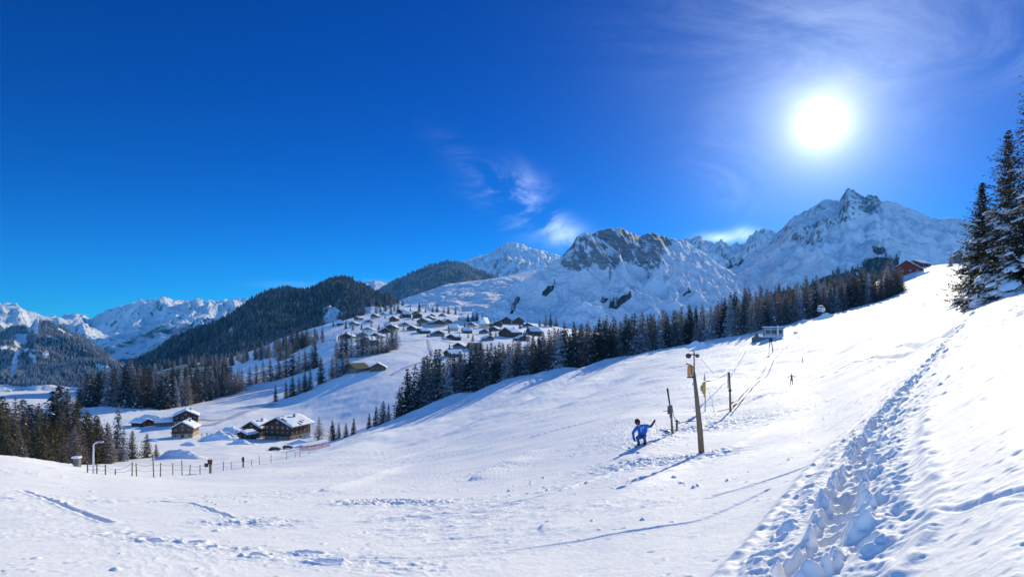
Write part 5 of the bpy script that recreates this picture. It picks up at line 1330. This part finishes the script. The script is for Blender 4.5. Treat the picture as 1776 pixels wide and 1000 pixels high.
# ------------------------------------------------------------------ people
M_BLUE = simple('blue_ski_jacket', (.015, .13, .52), .75, .35, 9.0, .015)
M_LBLUE = simple('pale_blue_panel', (.25, .45, .75), .65, .1)
M_TRS = simple('steel_blue_trousers', (.05, .13, .34), .7, .3, 12.0, .008)
M_SKIN = simple('skin', (.55, .32, .23), .5, .05)
M_DARK = simple('dark_clothing', (.035, .03, .045), .8, .2)
M_PURP = simple('dusky_ski_suit', (.10, .07, .13), .8, .2)
M_SKI = simple('blue_skis', (.06, .16, .42), .35, .1)
def person(loc, rz, J, R0, bones, colour, label, mats, extras):
    """J joint -> position, R0 joint -> radius; one continuous skinned surface, coloured by nearest bone"""
    names = list(J); me = bpy.data.meshes.new('tmp'); me.from_pydata([J[n] for n in names], [(names.index(a), names.index(b)) for a, b in bones], [])
    t = bpy.data.objects.new('tmp', me); COL.objects.link(t)
    md = t.modifiers.new('s', 'SKIN'); 
    sv = me.skin_vertices[0].data
    for i, n in enumerate(names): sv[i].radius = (R0[n] if isinstance(R0[n], tuple) else (R0[n],) * 2); sv[i].use_root = (n == 'pelvis')
    t.modifiers.new('u', 'SUBSURF').levels = 2
    dg = bpy.context.evaluated_depsgraph_get(); dg.update()
    m2_ = bpy.data.meshes.new_from_object(t.evaluated_get(dg)); bpy.data.objects.remove(t)
    m2_.name = 'person'; m2_.materials.clear()
    for m_ in mats: m2_.materials.append(m_)
    for p in m2_.polygons:
        p.use_smooth = True; best = (9, 0); c_ = Vector(p.center)
        for (a, b) in bones:
            A0, B0 = Vector(J[a]), Vector(J[b]); d = B0 - A0; u = max(0, min(1, (c_ - A0).dot(d) / max(d.length_squared, 1e-9))); q_ = (c_ - A0 - d * u).length
            if q_ < best[0]: best = (q_, colour(a, b, u))
        p.material_index = best[1]
    o = bpy.data.objects.new('person', m2_); COL.objects.link(o); o.location = loc; o.rotation_euler = (0, 0, rz); tag(o, label, 'person')
    for (nm, mb, mt, sm) in extras: mb.build(nm, mt, o, sm)
    return o
def fingers(J, R0, bones, wrist, palm, side, spread, pre, s=1.0):
    """palm, four bent fingers and a thumb leaving its side"""
    w, p = Vector(J[wrist]), Vector(palm); d = (p - w).normalized(); sd = Vector(side).normalized(); n = d.cross(sd).normalized()
    J[pre + 'palm'] = tuple(p); R0[pre + 'palm'] = .034 * s; bones.append((wrist, pre + 'palm'))
    for i, L in enumerate((.062, .07, .066, .05)):
        a = p + sd * (i - 1.5) * .022 * s; b = a + d * L * .5 * s + n * .006; c_ = b + d * L * .4 * s + n * .03 * s
        for k_, v in ((f'{pre}f{i}a', a + d * .02 * s), (f'{pre}f{i}b', b + d * .02 * s), (f'{pre}f{i}c', c_ + d * .02 * s)): J[k_] = tuple(v); R0[k_] = .0105 * s
        bones += [(pre + 'palm', f'{pre}f{i}a'), (f'{pre}f{i}a', f'{pre}f{i}b'), (f'{pre}f{i}b', f'{pre}f{i}c')]
    a = w.lerp(p, .45) - sd * .035 * s; b = a - sd * .02 * s + d * .035 * s + n * .015
    J[pre + 't1'] = tuple(a); J[pre + 't2'] = tuple(b); R0[pre + 't1'] = .012 * s; R0[pre + 't2'] = .011 * s
    bones += [(wrist, pre + 't1'), (pre + 't1', pre + 't2')]
S = gpt(1112, 772)
# local frame: x right, y away, z up; leaning back into the hill, skis pointing down-left towards the camera
J = dict(pelvis=(.12, .10, .42), spine=(.16, .02, .60), chest=(.15, -.10, .82), neck=(.01, -.18, 1.00), head=(-.07, -.22, 1.15), crown=(-.09, -.22, 1.24),
         hipl=(-.01, .06, .40), kneel=(-.22, -.34, .46), anklel=(-.10, -.06, .14), toel=(-.20, -.20, .08),
         hipr=(.25, .10, .40), kneer=(.12, -.32, .44), ankler=(.22, .0, .14), toer=(.12, -.14, .09),
         shl=(-.12, -.14, .92), elbl=(-.36, -.22, .70), wrl=(-.36, -.32, .45),
         shr=(.37, -.06, .92), elbr=(.57, .0, .84), wrr=(.71, -.05, 1.02))
R0 = dict(pelvis=(.20, .17), spine=(.19, .16), chest=(.22, .17), neck=.07, head=(.105, .12), crown=(.08, .09), hipl=.12, kneel=.09, anklel=.07, toel=.055,
          hipr=.12, kneer=.09, ankler=.07, toer=.055, shl=.10, elbl=.075, wrl=.05, shr=.10, elbr=.075, wrr=.05)
bones = [('pelvis','spine'),('spine','chest'),('chest','neck'),('neck','head'),('head','crown'),('pelvis','hipl'),('hipl','kneel'),('kneel','anklel'),('anklel','toel'),
         ('pelvis','hipr'),('hipr','kneer'),('kneer','ankler'),('ankler','toer'),('chest','shl'),('shl','elbl'),('elbl','wrl'),('chest','shr'),('shr','elbr'),('elbr','wrr')]
fingers(J, R0, bones, 'wrl', (-.35, -.35, .37), (1, 0, 0), 1, 'L', 1.15); fingers(J, R0, bones, 'wrr', (.76, -.07, 1.09), (.6, 0, -.6), 1, 'R', 1.15)
def col1(a, b, u):
    if b[0] in 'LR' and b not in ('L', 'R') and (b[1:] in ('palm', 't1', 't2') or b[1] == 'f'): return 1
    if a[0] in 'LR': return 1
    if (a, b) in (('neck', 'head'), ('head', 'crown')): return 2 if (a, b) == ('neck', 'head') else 1
    if b in ('toel', 'toer'): return 1
    if (a, b) == ('elbr', 'wrr'): return 1
    if a in ('hipl', 'hipr', 'kneel', 'kneer'): return 4
    if (a, b) == ('chest', 'neck') and u < .5: return 3
    return 0
ex = []
hm = MB().blob((-.08, -.21, 1.19), .135, .155, .155, 16, 10); ex.append(('helmet', hm, M_DARK, True))
fc = MB().blob((-.10, -.35, 1.135), .022, .03, .03, 8, 5); ex.append(('nose', fc, M_SKIN, True))
gl = MB().blob((-.095, -.33, 1.18), .09, .045, .035, 12, 6); ex.append(('goggles', gl, M_BLK, True))
for i, (ax, ay) in enumerate(((-.14, -.12), (.18, -.06))):
    dn = Vector((-.62, -.78, 0)).normalized(); c0 = Vector((ax, ay, .0)); gA = lambda v: gz(S.x + v.x, S.y + v.y) - S.z
    pts_ = []
    for u in (-.75, -.4, 0, .4, .8, .95, 1.03):
        v = c0 + dn * u; pts_.append((v.x, v.y, gA(v) + .045 + (max(0, u - .8)) * .7))
    sk = MB()
    for p0, p1 in zip(pts_[:-1], pts_[1:]): sk.bar(p0, p1, .095, .022)
    ex.append(('ski', sk, M_SKI, False))
    bt = MB().box(ax - .065, ax + .065, ay - .13, ay + .13, -.0, .12); ex.append(('ski_binding', bt, M_DARK, False))
ex.append(('ski_pole', MB().tube([(.77, -.09, 1.10), (.85, .25, .95), (.98, .6, .72)], .011, 6), M_DMET, True))
ex.append(('ski_pole', MB().tube([(-.35, -.37, .37), (-.30, .1, .40), (-.30, .62, .34)], .011, 6), M_DMET, True))
ex.append(('jacket_stripe', MB().blob((.04, -.28, .82), .04, .035, .14, 10, 6), M_LBLUE, True))
skier = person(tuple(S), R_(0), J, R0, bones, col1, 'skier in a bright blue suit crouching low, one gloved arm flung out uphill', [M_BLUE, M_DARK, M_SKIN, M_LBLUE, M_TRS], ex)
skier.scale = (1.14,) * 3; skier.rotation_euler = (0, D2R(-7), 0)
def stander(px_, row_, hpx, rz, label, mats, arms, y0=60):
    v = gpt(px_, row_, y0); s_ = hpx / F * v.y / 1.75
    J = dict(pelvis=(0, 0, .92), spine=(0, 0, 1.1), chest=(0, 0, 1.32), neck=(0, 0, 1.5), head=(0, -.02, 1.62), crown=(0, 0, 1.7), hipl=(-.1, 0, .88), kneel=(-.13, -.05, .5), anklel=(-.13, 0, .1), toel=(-.14, -.14, .05),
             hipr=(.1, 0, .88), kneer=(.13, -.05, .5), ankler=(.13, 0, .1), toer=(.14, -.14, .05), shl=(-.19, 0, 1.42), shr=(.19, 0, 1.42),
             elbl=arms[0], wrl=arms[1], elbr=arms[2], wrr=arms[3])
    R0 = dict(pelvis=.14, spine=.13, chest=(.16, .11), neck=.06, head=.1, crown=.07, hipl=.1, kneel=.07, anklel=.05, toel=.045, hipr=.1, kneer=.07, ankler=.05, toer=.045, shl=.075, elbl=.055, wrl=.04, shr=.075, elbr=.055, wrr=.04)
    bones_ = bones[:19]
    fingers(J, R0, b2 := list(bones_), 'wrl', Vector(arms[1]) + (Vector(arms[1]) - Vector(arms[0])).normalized() * .08, (0, 1, 0), 1, 'L'); fingers(J, R0, b2, 'wrr', Vector(arms[3]) + (Vector(arms[3]) - Vector(arms[2])).normalized() * .08, (0, 1, 0), 1, 'R')
    def c2(a, b, u):
        if a[0] in 'LR' or b[0] in 'LR': return 1
        if (a, b) == ('neck', 'head'): return 2
        if (a, b) == ('head', 'crown') or b in ('toel', 'toer'): return 1
        return 0
    ex2 = [('helmet', MB().blob((0, .01, 1.66), .115, .13, .12, 12, 8), M_DARK, True), ('nose', MB().blob((0, -.12, 1.6), .02, .025, .03, 8, 5), M_SKIN, True)]
    for sx in (-.13, .13):
        ex2.append(('ski', MB().bar((sx, -.8, .03), (sx, .75, .03), .09, .02).bar((sx, -.8, .03), (sx, -.95, .12), .09, .02), M_SKI, False))
    for wq, fx_ in ((arms[1], -1), (arms[3], 1)): ex2.append(('ski_pole', MB().tube([tuple(wq), (wq[0] + fx_ * .2, wq[1] + .5, .1)], .012, 6), M_DMET, True))
    o = person(tuple(v), rz, J, R0, b2, c2, label, mats, ex2); o.scale = (s_,) * 3; return o
stander(1373, 667, 19, R_(150), 'distant skier in a dusky suit standing mid-piste with arms half raised', [M_PURP, M_DARK, M_SKIN], [(-.42, 0, 1.28), (-.55, -.1, 1.42), (.42, 0, 1.25), (.6, .05, 1.15)])
stander(359, 756, 6, R_(30), 'tiny dark figure standing right of the front farmhouse', [M_DARK, M_DARK, M_SKIN], [(-.3, 0, 1.15), (-.3, -.2, 1.0), (.3, 0, 1.15), (.3, -.2, 1.0)], 150)
stander(350, 757, 6, R_(-20), 'tiny red figure beside the front farmhouse porch', [M_REDN, M_DARK, M_SKIN], [(-.3, 0, 1.15), (-.3, -.2, 1.0), (.3, 0, 1.15), (.3, -.2, 1.0)], 150)
HAZE_LO = -1500
# ------------------------------------------------------------------ the air
q = new_mat('haze_air')
q.nt.nodes.clear(); q = G(q.mat.node_tree)
out = q.n('ShaderNodeOutputMaterial')
pv = q.n('ShaderNodeVolumePrincipled', {'Color': (0.04, 0.46, 1.0, 1), 'Density': 2.8e-5, 'Anisotropy': 0.1})
q.set(out.inputs['Volume'], pv.outputs[0])
hv = np.array([(x_, y_, z_) for x_ in (-12500, 12500) for y_ in (-3000, 13000) for z_ in (HAZE_LO, 1250)], float)
hf = np.array([(0,1,3,2),(4,6,7,5),(0,4,5,1),(2,3,7,6),(0,2,6,4),(1,5,7,3)])
ho = link('haze', np_mesh('haze', hv, hf), [bpy.data.materials['haze_air']]); tag(ho, kind='stuff')
